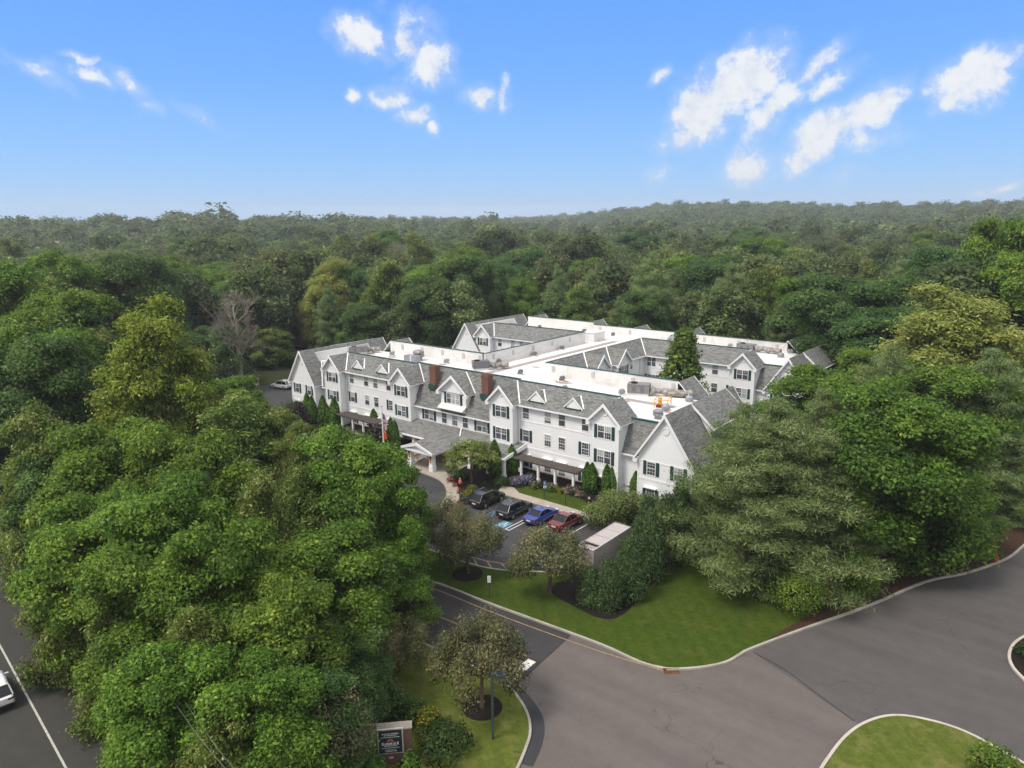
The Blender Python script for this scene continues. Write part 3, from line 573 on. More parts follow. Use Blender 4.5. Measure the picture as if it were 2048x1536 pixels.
def gable_wall(T, wall, half, ze, zr, m=SD, z0=None):
    sl = (zr - ze) / half; zt = zr - .16; b = MB(); b.T = T; zb = ze - .1 if z0 is None else z0
    b.prism([(-wall, 0, zb), (wall, 0, zb), (wall, 0, zt - wall * sl), (0, 0, zt), (-wall, 0, zt - wall * sl)], [(-wall, .2, zb), (wall, .2, zb), (wall, .2, zt - wall * sl), (0, .2, zt), (-wall, .2, zt - wall * sl)], m)
    part(b, 'gable_wall')
def bay(uc, v, dirn, z0=0.0, depth=1.3, rdepth=3.95, floors=(1, 2, 3), med=True, door=False, w1=True):
    T = frameT(uc, v, dirn); b = MB(); b.T = T; b.box(-1.87, 1.87, 0, depth, z0, ZE, SD); part(b, 'bay_wall')
    gable_wall(T, 1.87, 2.33, 8.97, 11.33, z0=ZE); gable_roof(T, 2.33, 8.97, 11.33, -.42, rdepth, wall=1.87)
    c = MB(); c.T = T
    for x in (-1.9, 1.9): c.box(x - .07, x + .07, -.03, .1, z0, ZE - .3, WH)
    c.box(-1.9, 1.9, -.035, .02, ZE - .38, ZE - .14, WH)
    if z0 < 1: c.box(-1.87, 1.87, -.03, .02, 3.1, 3.36, WH)
    part(c, 'corner_trim')
    if med: medallion(T, 10.22)
    for fl in floors:
        zz = {3: 7.08, 2: 4.04, 1: .35}[fl]; h = {3: 1.54, 2: 1.54, 1: 1.8}[fl]; window(T, 0, zz, 1.78, h, 2, hood=fl == 1)
def wall_box(x0, x1, y0, y1, z1, name='wall', z0=0): b = MB(); b.box(x0, x1, y0, y1, z0, z1, SD); part(b, name)
def main_slope(x0, x1, v0, dirn='-y', ve=70.4, ze=8.86, vr=73.06, zr=ZR, zin=ZF, gut=True, cap=True, inner=ME):
    """shingle slope from eave line up to the parapet ridge, white membrane on its inner face; v in front-facing terms"""
    b = MB(); s_ = 1 if dirn == '-y' else -1
    Y = lambda v: v0 + s_ * (v - 70.8) if dirn in '-y+y' else v
    P_ = [(ve, ze - .1), (ve, ze), (vr, zr), (vr + .22, zr), (vr + .22, zin - .4), (ve + .4, ze - .1)]
    A = [(x0, Y(v), z) for v, z in P_]; B_ = [(x1, Y(v), z) for v, z in P_]
    if s_ < 0: A, B_ = B_, A
    ms = [WH, SH, ME, inner, ME, WH]; b.poly(A[::-1], SH); b.poly(B_, SH)
    for i in range(6): j = (i + 1) % 6; b.poly([A[i], A[j], B_[j], B_[i]][::-1], ms[i])
    part(b, 'shingle_roof')
    if cap:
        c = MB(); ya, yb = sorted((Y(vr - .07), Y(vr + .27))); c.box(x0, x1, ya, yb, zr - (.02 if zr > 10 else .28), zr + .09, GM); part(c, 'ridge_cap')
    if gut:
        g = MB(); ya, yb = sorted((Y(ve - .12), Y(ve - .003))); g.box(x0, x1, ya, yb, ze - .16, ze + .0, WH); part(g, 'gutter')
def end_wing(uc, v, flip, length, side, shed=True, back=True):
    """two-storey gabled end: gable wall faces -y at v; side +1 if its outer slope faces +x"""
    T = frameT(uc, v, '-y'); w, hf, ze = 3.27, 3.74, 5.78
    b = MB(); b.T = T; b.box(-w, w, 0, length - 1.2, 0, 5.6, SD); part(b, 'end_wall')
    gable_wall(T, w, hf, ze, ZR); gable_roof(T, hf, ze, ZR, -.42, length - .8, wall=w, back=True, only=side); medallion(T, 9.45, .46)
    i_ = -side; sl = (ZR - ze) / hf; yf, yr, ye = 2.5, length - 4.6, length - .8
    for ya, yb, lo in ((-.42, yf, ze), (yr, ye, ze), (yf, yr, 10.78)):
        q = MB(); q.T = T; xl = i_ * (ZR - lo) / sl; P_ = [(0, ZR), (xl, lo), (xl, lo - .16), (0, ZR - .22)]
        A = [(x, ya, z) for x, z in P_]; B_ = [(x, yb, z) for x, z in P_]; q.poly(A, WH); q.poly(B_, WH)
        for k in range(4): j = (k + 1) % 4; q.poly([A[k], A[j], B_[j], B_[k]], SH if k == 0 else WH)
        part(q, 'shingle_roof')
    q = MB(); q.T = T; xa, xb = sorted((i_ * .06, i_ * .37)); q.box(xa, xb, yf, yr, ZF - .3, 10.7, ME); part(q, 'parapet_wall')
    for ya, yb in ((yf - .12, yf), (yr, yr + .12)):
        q = MB(); q.T = T; z0_ = ZF - .3; q.prism([(0, ya, z0_), (i_ * (ZR - z0_) / sl * .96, ya, z0_), (0, ya, ZR - .25)], [(0, yb, z0_), (i_ * (ZR - z0_) / sl * .96, yb, z0_), (0, yb, ZR - .25)], ME); part(q, 'parapet_wall')
    c = MB(); c.T = T
    for x in (-w, w): c.box(x - .08, x + .08, -.035, .1, 0, ze - .3, WH)
    c.box(-w, w, -.03, .02, 3.35, 3.6, WH); c.box(-w, w, -.03, .02, ze - .28, ze - .1, WH); part(c, 'corner_trim')
    for x in (-1.62, 1.72): window(T, x, 4.05, .98, 1.54); window(T, x, .8, .98, 1.5, hood=True)
    if shed:
        s = MB(); x1 = 2.45 * side; xe = 2.95 * side; ya, yb = 6.3, 15.2; zt = 8.95
        xa, xb = sorted((0.6 * side, x1)); s.prism([(xa, ya, 5.6), (xb, ya, 5.6), (xb, ya, zt if xb == x1 else 10.6), (xa, ya, 10.6 if xb == x1 else zt)], [(xa, yb, 5.6), (xb, yb, 5.6), (xb, yb, zt if xb == x1 else 10.6), (xa, yb, 10.6 if xb == x1 else zt)], SD); s2 = MB(); s2.T = T; s2.v = []; s.v = [tuple(T(*p)) for p in s.v]; part(s, 'dormer_wall')
        r = MB(); r.T = T; zz = 8.72
        A = [(0, ya - .35, ZR + .04), (xe, ya - .35, zz + .12), (xe, yb + .35, zz + .12), (0, yb + .35, ZR + .04)]; B_ = [(x, y, z - .16) for x, y, z in A]
        r.poly(A if side < 0 else A[::-1], SH); r.poly(B_, WH)
        for i in range(4): j = (i + 1) % 4; r.poly([A[i], B_[i], B_[j], A[j]], WH)
        part(r, 'shingle_roof')
        k = MB(); k.T = T
        for yy in (ya - .38, yb + .33):
            k.prism([(0, yy, ZR + .07), (xe, yy, zz + .15), (xe, yy, zz - .16), (0, yy, ZR - .28)], [(0, yy + .06, ZR + .07), (xe, yy + .06, zz + .15), (xe, yy + .06, zz - .16), (0, yy + .06, ZR - .28)], WH)
        xg = sorted((xe, xe + .12 * side)); k.box(xg[0], xg[1], ya - .38, yb + .38, zz - .02, zz + .14, WH); part(k, 'rake_trim')
        Tw = frameT(uc + x1, v, '+x' if side > 0 else '-x'); sg = 1 if side > 0 else -1
        for y in (8.0, 10.75, 13.5): window(Tw, sg * y, 7.2, 1.2, 1.35, 2, shutters=False)
def fake_dormer(uc):
    T = frameT(uc, 71.02, '-y'); gable_wall(T, 1.02, 1.36, 9.6, 10.9, WH, z0=9.55); gable_roof(T, 1.36, 9.6, 10.9, -.07, 1.75, y1l=.25, y1r=.25)
    b = MB(); b.box(uc - 1.1, uc + 1.1, 70.86, 71.0, 9.42, 9.56, GM); part(b, 'flashing')
def belts(x0, x1, v, s_=-1, z2=(3.12, 3.36)):
    b = MB(); ya, yb = (v - .03, v) if s_ < 0 else (v, v + .03)
    b.box(x0, x1, ya, yb, 6.70, 6.86, WH); b.box(x0, x1, ya, yb, z2[0], z2[1], WH); b.box(x0, x1, ya, yb, ZE - .35, ZE - .1, WH); part(b, 'belt_trim')
# --- front bar
FV, BV = 70.8, 69.55
wall_box(-97.2, -77.1, FV, 87.7, ZE); wall_box(-61.2, -41.75, FV, 87.7, ZE); wall_box(-77.1, -61.2, FV + .02, 87.69, 5.7); wall_box(-77.0, -61.3, 73.4, 87.6, 9.15, z0=5.7)
wall_box(-99.7, -97.2, FV, 87.7, 5.5); wall_box(-41.75, -38.7, FV, 87.7, 5.5)
main_slope(-95.4, -78.9, FV); main_slope(-59.45, -43.7, FV)
main_slope(-78.95, -59.4, FV, ve=70.3, ze=5.82, vr=73.5, zr=ZR + .06)
for a, c in ((-100.6, -95.6), (-43.5, -37.6)): main_slope(a, c, FV, ve=70.38, ze=5.5, vr=72.3, zr=9.3, zin=9.1)
main_slope(-98.75, -76.6, 87.7, '+y'); main_slope(-63.9, -42.3, 87.7, '+y')
for a, c in ((-101.4, -98.7), (-42.4, -37.6)): main_slope(a, c, 87.7, '+y', ve=70.38, ze=5.5, vr=72.95, zr=9.22, zin=9.1)
for uc in (-95.1, -43.6): bay(uc, BV, '-y')
for uc in (-78.75, -59.45): bay(uc, BV, '-y', 3.2, floors=(2, 3))
for uc in (-90.4, -84.6, -54.75, -49.05): fake_dormer(uc)
belts(-93.2, -80.6, FV); belts(-57.6, -45.45, FV)
FW = frameT(0, FV, '-y')
for x in (-91.7, -88.15, -85.93, -82.9): window(FW, x, 7.1, .95, 1.5, shutters=False)
for x in (-56.27, -52.77, -50.58, -47.1): window(FW, x, 7.1, .95, 1.5, shutters=False)
for x, s_ in ((-91.68, 1), (-88.13, 0), (-85.92, 0), (-82.5, 1)): window(FW, x, 4.05, .95, 1.5, shutters=bool(s_), one=-1 if x == -82.5 else None)
for x, s_ in ((-56.28, 1), (-52.78, 0), (-50.57, 0), (-47.07, 1)): window(FW, x, 4.05, .95, 1.5, shutters=bool(s_))
for x, s_ in ((-91.68, 1), (-88.13, 0), (-85.92, 0), (-82.9, 0)): window(FW, x, .62, .95, 1.5, shutters=bool(s_), hood=True)
for x, s_ in ((-56.28, 1), (-52.78, 0), (-50.57, 0), (-47.07, 1)): window(FW, x, .62, .95, 1.5, shutters=bool(s_), hood=True)
# centre, between the two inner bays
for x in (-74.25, -63.95): window(FW, x, 3.98, 1.78, 1.46, 2)
for x in (-71.15, -69.1, -67.05): window(FW, x, 3.98, .95, 1.46, shutters=False)
DT = frameT(-69.1, 70.62, '-y'); b = MB(); b.T = DT; b.box(-2.42, 2.42, 0, 2.6, 6.6, 8.7, SD); part(b, 'dormer_wall')
gable_wall(DT, 2.42, 2.95, 8.72, 11.22, z0=8.6); gable_roof(DT, 2.95, 8.72, 11.22, -.42, 2.95, wall=2.42, y1l=1.45, y1r=1.45)
window(DT, -.0, 7.15, 2.45, 1.4, 3)
b = MB(); b.T = DT; b.prism([(-2.42, -.85, 6.48), (2.42, -.85, 6.48), (2.42, 0.02, 7.0), (-2.42, .02, 7.0)], [(-2.42, -.85, 6.40), (2.42, -.85, 6.40), (2.42, .3, 6.6), (-2.42, .3, 6.6)], ME); b.prism([(-2.42, -.82, 6.4), (2.42, -.82, 6.4), (2.42, .3, 6.4), (-2.42, .3, 6.4)], [(-2.42, -.8, 6.38), (2.42, -.8, 6.38), (2.42, .3, 5.9), (-2.42, .3, 5.9)], ME); part(b, 'apron')
for cx in (-74.15, -64.05):
    b = MB(); b.box(cx - .6, cx + .6, 71.6, 72.6, 8.2, 11.35, M['brick']); b.box(cx - .66, cx + .66, 71.54, 72.66, 11.35, 11.5, M['brick']); b.box(cx - .62, cx + .62, 71.58, 72.62, 11.5, 11.75, M['brick']); b.box(cx - .5, cx + .5, 71.7, 72.5, 11.75, 11.84, M['rust']); co = part(b, 'chimney')
    f = MB(); f.box(cx - .74, cx + .74, 71.42, 71.6, 8.35, 9.1, GM); fo = f.build('flashing'); fo.parent = co
# --- right-hand and left-hand end wings of the front bar
end_wing(-35.6, 69.3, 0, 18.6, 1); end_wing(-102.95, 69.3, 0, 18.6, -1)
# --- connector
wall_box(-78.6, -61.8, 87.7, 111.5, 8.85)
def side_slope(sgn, xe, xr, y0, y1):
    b = MB(); P_ = [(xe, 8.76), (xe, 8.86), (xr, ZR), (xr - .22 * sgn, ZR), (xr - .22 * sgn, 8.8), (xe - .4 * sgn, 8.76)]
    A = [(x, y0, z) for x, z in P_]; B_ = [(x, y1, z) for x, z in P_]; ms = [WH, SH, ME, ME, ME, WH]
    b.poly(A, ME); b.poly(B_, ME)
    for i in range(6): j = (i + 1) % 6; b.poly([A[i], A[j], B_[j], B_[i]] if sgn > 0 else [A[i], A[j], B_[j], B_[i]][::-1], ms[i])
    part(b, 'shingle_roof'); c = MB(); xa, xb = sorted((xr + .07 * sgn, xr - .27 * sgn)); c.box(xa, xb, y0, y1, ZR - .02, ZR + .07, GM if sgn < 0 else ME); part(c, 'ridge_cap')
    g = MB(); xa, xb = sorted((xe + .003 * sgn, xe + .12 * sgn)); g.box(xa, xb, y0 + 3, y1 - 3, 8.7, 8.87, WH); part(g, 'gutter')
side_slope(1, -61.4, -64.1, 85.3, 114.0); side_slope(-1, -79.0, -76.4, 85.5, 114.0)
for v in (95.5, 102.2): bay(-60.55, v, '+x', floors=(3, 2))
CW = frameT(-61.8, 0, '+x')
for v in (106.3, 91.6): window(CW, v, 7.1, 1.55, 1.5, 2, shutters=False); window(CW, v, 4.05, 1.55, 1.5, 2)
# --- rear bar
RV = 111.45
wall_box(-100.9, -41.75, RV, 128.6, ZE); wall_box(-104, -100.9, RV, 128.4, 5.5); wall_box(-41.75, -38.7, RV, 128.4, 5.5)
main_slope(-98.9, -76.7, RV); main_slope(-63.9, -43.7, RV); main_slope(-43.5, -37.6, RV, ve=70.38, ze=5.5, vr=72.95, zr=9.22, zin=9.1)
main_slope(-99.5, -82.2, 128.6, '+y', inner=ME); main_slope(-82.2, -42.2, 128.6, '+y', zr=ZR - .45, ze=8.5)
b = MB(); b.box(-99.5, -82.15, 126.3, 126.6, ZF - .2, ZR, ME); part(b, 'parapet_wall')
for uc in (-98.85, -43.6): bay(uc, 110.2, '-y', floors=(2, 3))
end_wing(-36.3, 109.95, 0, 19.5, 1); end_wing(-103.3, 109.95, 0, 20.0, -1, shed=False)
RW = frameT(0, RV, '-y')
for x in (-95.3, -91.85, -89.6, -86.2, -57.2, -53.6, -48.75, -45.7): window(RW, x, 7.05, .98, 1.5, shutters=False); window(RW, x, 4.0, .98, 1.5, shutters=x in (-95.3, -45.7, -57.2))
window(RW, -60.5, 7.05, 1.6, 1.5, 2, shutters=False); window(RW, -60.4, 4.0, 1.6, 1.5, 2); belts(-96.9, -79, RV); belts(-61.5, -45.5, RV)
for uc, zr in ((-98.6, 11.45), (-83.2, 11.45), (-72.6, 11.1), (-61.0, 11.5)): gable_roof(frameT(uc, 130.8, '+y'), 2.3, zr - 2.35, zr, -.4, 4.2); gable_wall(frameT(uc, 130.6, '+y'), 1.9, 2.3, zr - 2.35, zr)
for uc in (-42.2, -98.7): gable_roof(frameT(uc, 89.3, '+y'), 2.33, 8.97, 11.33, -.4, 4.1); gable_wall(frameT(uc, 89.1, '+y'), 1.9, 2.33, 8.97, 11.33); wall_box(uc - 1.88, uc + 1.88, 87.7, 89.1, ZE, 'bay_wall')
gable_roof(frameT(-42.2, 130.4, '+y'), 2.33, 8.97, 11.33, -.4, 4.3)
def valley(p, q, name='valley_flashing'):
    b = MB(); b.bar(p, q, .16, .05, WH); part(b, name)
zs45 = lambda z: 70.4 + (z - 8.86) / .94 ; zc = lambda z: 70.3 + (z - 5.82) / 1.744
for uc in (-95.1, -78.75, -59.45, -43.6):
    for sg in (-1, 1):
        if (uc, sg) in ((-95.1, -1), (-43.6, 1)): continue
        f = zc if (uc, sg) in ((-78.75, 1), (-59.45, -1)) else zs45; valley((uc + sg * .05, f(11.25), 11.36), (uc + sg * 2.36, f(8.98), 9.03))
for sg in (-1, 1):
    valley((-69.1 + sg * .05, zc(11.15), 11.26), (-69.1 + sg * 2.98, zc(8.74), 8.8))
    for uc in (-90.4, -84.6, -54.75, -49.05): valley((uc + sg * .1, zs45(10.8), 10.9), (uc + sg * 1.4, zs45(9.62), 9.68))
valley((-101.5, 72.28, 9.36), (-99.05, 70.4, 5.6));  valley((-67.6, 70.5, 3.84), (-66.2, 68.7, 3.4))
for v in (95.5, 102.2):
    for sg in (-1, 1): valley((-64.0, v + sg * .1, 11.38), (-61.5, v + sg * 2.35, 9.0))
valley((-64.0, 113.7, 11.4), (-61.5, 111.1, 8.95)); valley((-98.8, 113.7, 11.4), (-96.5, 111.1, 9.03)); valley((-43.7, 113.7, 11.4), (-45.95, 111.1, 9.03))
# --- flat roof with its membrane, walkway strips and vents
b = MB(); b.box(-102.5, -36.0, 72.4, 85.9, ZF - .5, ZF, ME); b.box(-76.5, -64.0, 85.9, 113.6, ZF - .5, ZF, ME); b.box(-102.9, -36.7, 113.6, 126.6, ZF - .5, ZF, ME); part(b, 'flat_roof')
b = MB(); sp = simple('grey_walkway_pad', c4(.30, .28, .265), .9, .1, .12, 1.2)
b.box(-73.3, -71.9, 76.5, 119.5, ZF, ZF + .012, sp); b.box(-66, -46.2, 74.6, 75.6, ZF, ZF + .012, sp); b.box(-46.2, -40.0, 79.6, 80.8, ZF, ZF + .012, sp); b.box(-47.3, -46.0, 75.6, 80.8, ZF, ZF + .016, sp); part(b, 'walkway_pad')
st = simple('rusty_roof_stain', c4(.34, .27, .22), .9, .1, .4, 2)
b = MB()
for x, y, r, sq in ((-69.5, 90.1, .8, .5), (-59.6, 83.6, 1.5, .6), (-95, 82.3, 1.0, .5), (-83.2, 82.8, .9, .6), (-39.6, 77.6, .8, .4), (-101, 82, 1.6, .6)):
    b.poly([(x + r * (1 + .3 * math.sin(5 * t)) * math.cos(t), y + sq * r * (1 + .25 * math.cos(4 * t)) * math.sin(t), ZF + .02) for t in np.linspace(0, 6.28, 19)[:-1]], st)
part(b, 'roof_stain')
def hood_vent(x, y, z=ZF, m='dark_zinc', rz=0.5, s=1.0):
    b = MB(); q = MB(); q.T = None
    pts = [(-.32, 0), (.32, 0), (.32, .28), (.5, .42), (.3, .78), (-.2, .72), (-.32, .4)]
    ca, sa = math.cos(rz), math.sin(rz); R = lambda a, w, h: (x + s * (a * ca - w * sa), y + s * (a * sa + w * ca), z + s * h)
    b.prism([R(a, -.3, h) for a, h in pts], [R(a, .3, h) for a, h in pts], M[m]); b.prism([R(a, w, 0) for a, w in ((-.45, -.45), (.45, -.45), (.45, .45), (-.45, .45))], [R(a, w, .14) for a, w in ((-.45, -.45), (.45, -.45), (.45, .45), (-.45, .45))], ME); part(b, 'roof_vent')
for x, y, m in ((-95.9, 83.0, 'zinc'), (-83.2, 83.6, 'zinc'), (-76.0, 88.5, 'dark_zinc'), (-75.6, 97.5, 'dark_zinc'), (-75.4, 105.3, 'dark_zinc'), (-76.4, 124.3, 'dark_zinc'), (-83.8, 124.9, 'dark_zinc'), (-94.9, 124.2, 'dark_zinc'), (-67.9, 84.0, 'dark_zinc'), (-60.1, 84.0, 'dark_zinc'), (-56.2, 79.2, 'zinc'), (-64.3, 125.2, 'zinc'), (-52.1, 124.9, 'zinc'), (-41.5, 125.4, 'zinc'), (-97.5, 119.0, 'dark_zinc'), (-48.8, 81.9, 'zinc')): hood_vent(x, y, m=m, rz=rw.uniform(.2, .9), s=1.05)
for x, y in ((-40.3, 78.2), (-40.0, 84.0), (-41.6, 121.3)):
    b = MB(); b.lathe([(.5, 0), (.55, .25), (.5, .5), (.3, .68), (.05, .74)], (x, y, ZF + .1), M['zinc'], 14); b.lathe([(.42, 0), (.42, .12)], (x, y, ZF), ME, 12); part(b, 'roof_vent')
for x, y, s in ((-39.2, 74.2, 1.0), (-89.0, 82.9, 1.55)):
    b = MB(); b.lathe([(.42, 0), (.42, .35), (.62, .42), (.66, .62), (.5, .72), (.62, .8), (.6, 1.02), (.4, 1.14), (.1, 1.18)], (0, 0, 0), M['zinc'] if s == 1 else M['foil'], 16); b.v = [(x + s * p[0], y + s * p[1], ZF + s * p[2]) for p in b.v]; part(b, 'roof_vent')
lv = simple('grey_wall_louvre', c4(.45, .44, .44), .8, .2, .05)
def louvre(x, y, dx=.55, z=10.55, face='-y'):
    b = MB()
    if face == '-y': b.box(x - dx / 2, x + dx / 2, y - .04, y, z - .42, z + .42, lv)
    else: b.box(x, x + .04, y - dx / 2, y + dx / 2, z - .42, z + .42, lv)
    part(b, 'wall_louvre')
for x in (-62.5, -55.5, -49, -42.9, -95.5, -90.5, -85.6, -80.8, -77.2): louvre(x, 85.19)
for x in (-96.5, -91.5, -86): louvre(x, 126.29, z=10.6)
for x in (-80.5, -73.5, -64, -57.6, -50.9, -44): louvre(x, 126.1 - .02, z=10.1)
for y in (87.5, 92.5, 98, 103.5, 109): louvre(-76.18, y, face='+x')
b = MB(); b.box(-77.8, -75.2, 115.6, 119.4, ZF, ZF + 1.75, ME); b.box(-77.9, -75.1, 115.5, 119.5, ZF + 1.75, ZF + 1.83, ME); part(b, 'roof_hatch_house')
for x, y, h in ((-48.6, 124.2, 2.2), (-75.5, 84.9, 1.5), (-100.0, 125.2, 2.4)):
    b = MB(); b.tube([(x, y, ZF), (x, y, ZF + h)], .03, M['zinc'], 6); b.box(x - .12, x + .12, y - .03, y + .03, ZF + h - .1, ZF + h, M['zinc']); part(b, 'roof_mast')
for _ in range(26):
    x, y = rw.uniform(-99, -39), rw.uniform(75.5, 83.5); b = MB(); b.tube([(x, y, ZF), (x, y, ZF + rw.uniform(.25, .5))], .05, ME, 7); part(b, 'vent_pipe')
    if _ > 16: break
# --- entrance porch and portico
b = MB(); P_ = [(66.35, 2.72), (66.35, 2.84), (70.9, 3.74), (70.9, 3.3)]; A = [(-80.9, v, z) for v, z in P_]; B_ = [(-56.2, v, z) for v, z in P_]
for i, m in enumerate((WH, SH, WH, WH)): j = (i + 1) % 4; b.poly([A[i], A[j], B_[j], B_[i]][::-1], m)
b.poly(A, WH); b.poly(B_, WH); part(b, 'porch_roof')
b = MB()
for x in (-80.9, -56.2): b.prism([(x - .06, 66.3, 2.55), (x + .06, 66.3, 2.55), (x + .06, 70.8, 3.2), (x - .06, 70.8, 3.2)], [(x - .06, 66.3, 2.92), (x + .06, 66.3, 2.92), (x + .06, 70.8, 3.82), (x - .06, 70.8, 3.82)], WH)
b.box(-80.9, -56.2, 66.22, 66.34, 2.62, 2.82, WH); part(b, 'porch_trim')
for x in (-80.4, -77.0, -73.3, -62.6, -59.3, -56.8):
    b = MB(); b.box(x - .22, x + .22, 66.6, 67.04, .12, 2.75, WH); b.box(x - .28, x + .28, 66.54, 67.1, .12, .5, WH); part(b, 'column')
PT = frameT(-67.7, 62.3, '-y'); gable_roof(PT, 2.95, 2.86, 3.82, -.35, 8.4, y1l=4.3, y1r=4.3); gable_wall(PT, 2.75, 2.95, 2.86, 3.82, WH, z0=2.6)
b = MB(); b.T = PT; b.box(-2.9, 2.9, -.3, -.12, 2.5, 2.8, WH); b.box(-2.85, -2.6, -.12, 4.4, 2.5, 2.75, WH); b.box(2.6, 2.85, -.12, 4.4, 2.5, 2.75, WH); part(b, 'portico_beam')
for x in (-2.0, 2.05):
    for y in (.55, 3.9):
        b = MB(); b.T = PT; b.box(x - .3, x + .3, y - .3, y + .3, .12, 2.6, WH); b.box(x - .35, x + .35, y - .35, y + .35, .12, .95, WH); b.box(x - .36, x + .36, y - .36, y + .36, 2.4, 2.55, WH); co = part(b, 'column')
        if y < 1:
            lo = MB(); lo.T = PT; lo.box(x - .1, x + .1, y - .42, y - .3, 1.95, 2.2, M['black']); lo = lo.build('lantern'); lo.parent = co
            wr = MB(); wr.T = PT; wr.box(x - .14, x + .14, y - .37, y - .31, 1.35, 1.85, M['sign_orange']); wr = wr.build('banner'); wr.parent = co
for x, w in ((-75.6, .9), (-72.6, 1.2), (-67.8, 2.6), (-60.6, 1.2), (-79.6, 1.0)):
    b = MB(); b.box(x - w / 2, x + w / 2, 70.73, 70.83, .15, 2.4, WH); b.box(x - w / 2 + .09, x + w / 2 - .09, 70.70, 70.74, .25, 2.3, M['glass']); b.box(x - .04, x + .04, 70.685, 70.72, .25, 2.3, WH); part(b, 'door')
# gutter downpipes, meter box
for x, y in ((-92.95, 70.68), (-57.3, 70.68), (-45.6, 70.68), (-77.0, 70.68), (-61.3, 70.68), (-41.85, 70.68), (-99.4, 70.68), (-61.68, 109.6), (-96.85, 111.33)):
    b = MB(); b.box(x - .06, x + .06, y - .05, y + .05, .1, 8.6 if x not in (-77.0, -61.3, -41.85, -99.4) else 5.2, WH); part(b, 'downpipe')
b = MB(); b.box(-40.5, -40.0, 70.6, 70.8, 1.6, 2.2, M['zinc']); b.tube([(-41.6, 70.7, 1.5), (-39.0, 70.7, 1.5)], .05, M['zinc'], 6); part(b, 'meter_box')
for xa, xb in ((-57.6, -45.5), (-93.2, -80.95)): wb = MB(); wb.box(xa, xb, 70.72, 70.8, 0, .38, M['mulch_red']); part(wb, 'foundation')

# ------------------------------------------------------------------ rooftop machines
def hvac(x, y, l, w, h, rz, label, m='hvac', duct=0, fan=True):
    t = thing('rooftop_air_conditioner', label, 'air conditioner', (x, y, ZF), rz); b = MB()
    b.box(-l / 2, l / 2, -w / 2, w / 2, .35, .35 + h, M[m]); b.box(-l / 2 - .03, l / 2 + .03, -w / 2 - .03, w / 2 + .03, .35 + h, .42 + h, M[m])
    for k in range(5): b.box(-l / 2 + l * k / 5 + .04, -l / 2 + l * (k + 1) / 5 - .04, -w / 2 - .02, -w / 2, .5, .2 + h, M['dark_zinc'] if k % 2 else M[m])
    b.build('cabinet', t); c = MB(); c.box(-l / 2 + .1, l / 2 - .1, -w / 2 + .1, w / 2 - .1, .0, .35, M['membrane']); c.build('curb', t)
    if fan: f = MB(); f.lathe([(.45, 0), (.45, .14), (.38, .14), (.38, .05)], (-l * .22, 0, .42 + h), M['black'], 16); f.build('fan', t)
    if duct:
        d = MB(); n = 9; r0 = random.Random(int(x * 10)); pts = []
        for k in range(n): pts.append((l / 2 + .2 + duct * k / (n - 1), r0.uniform(-.12, .12), .62 + r0.uniform(-.1, .12)))
        d.tube(pts, [.42 + r0.uniform(-.07, .1) for _ in pts], M['foil'], 8); d.build('duct', t)
        d = MB(); d.tube([(l / 2 - .05, 0, .35 + h * .7), (l / 2 + .6, .1, .75)], [.3, .4], M['zinc'], 8); d.build('duct_elbow', t)
    return t
hvac(-47.0, 83.4, 2.9, 1.6, 1.15, .35, 'grey rooftop air conditioner with round fan and long foil-wrapped duct beside the yellow guard rail', duct=5.2)
hvac(-75.2, 83.2, 2.6, 1.5, 1.05, .9, 'dark grey rooftop air conditioner with foil duct where the roof walkway meets the front roof', 'dark_zinc', duct=2.8)
hvac(-102.2, 80.6, 3.2, 1.4, 1.0, 1.1, 'grey rooftop air conditioner at the left end of the front roof', duct=2.2)
hvac(-48.5, 123.6, 3.0, 1.6, .9, .0, 'grey rooftop air conditioner behind the gable at the right of the rear wing', duct=4.4)
hvac(-98.3, 119.6, 3.0, 1.5, .9, .1, 'grey rooftop air conditioner on the far left rear wing', 'dark_zinc', fan=False, duct=1.6)
t = thing('equipment_box', 'grey-green metal equipment box just behind the front parapet', 'equipment box', (-88.6, 81.0, ZF), .1)
b = MB(); b.box(-1.3, 1.3, -.6, .6, .1, 1.2, M['zinc']); b.build('cabinet', t); b = MB(); b.box(.2, .32, -.64, -.6, .1, 1.25, M['white']); b.build('cover_strip', t); b = MB(); b.box(-1.2, 1.2, -.5, .5, 0, .1, M['black']); b.build('base', t)
t = thing('guard_rail', 'yellow safety guard rail round the roof hatch', 'guard rail', (-41.5, 79.7, ZF), .25)
for sx in (-.8, .8):
    for sy in (-1.1, 1.1): b = MB(); b.tube([(sx, sy, 0), (sx, sy, 1.1)], .05, M['yellow'], 6); b.build('post', t)
b = MB()
for z in (.55, 1.08):
    for p, q in (((-.8, -1.1), (.8, -1.1)), ((.8, -1.1), (.8, 1.1)), ((-.8, 1.1), (.8, 1.1)), ((-.8, -1.1), (-.8, 1.1))): b.tube([p + (z,), q + (z,)], .045, M['yellow'], 6)
b.box(-.5, -.2, -.2, .35, .3, 1.1, M['yellow']); b.build('rails', t)
b = MB(); b.box(-.65, .55, -.85, .15, .0, .3, M['dark_red']); b.build('hatch_cover', t)

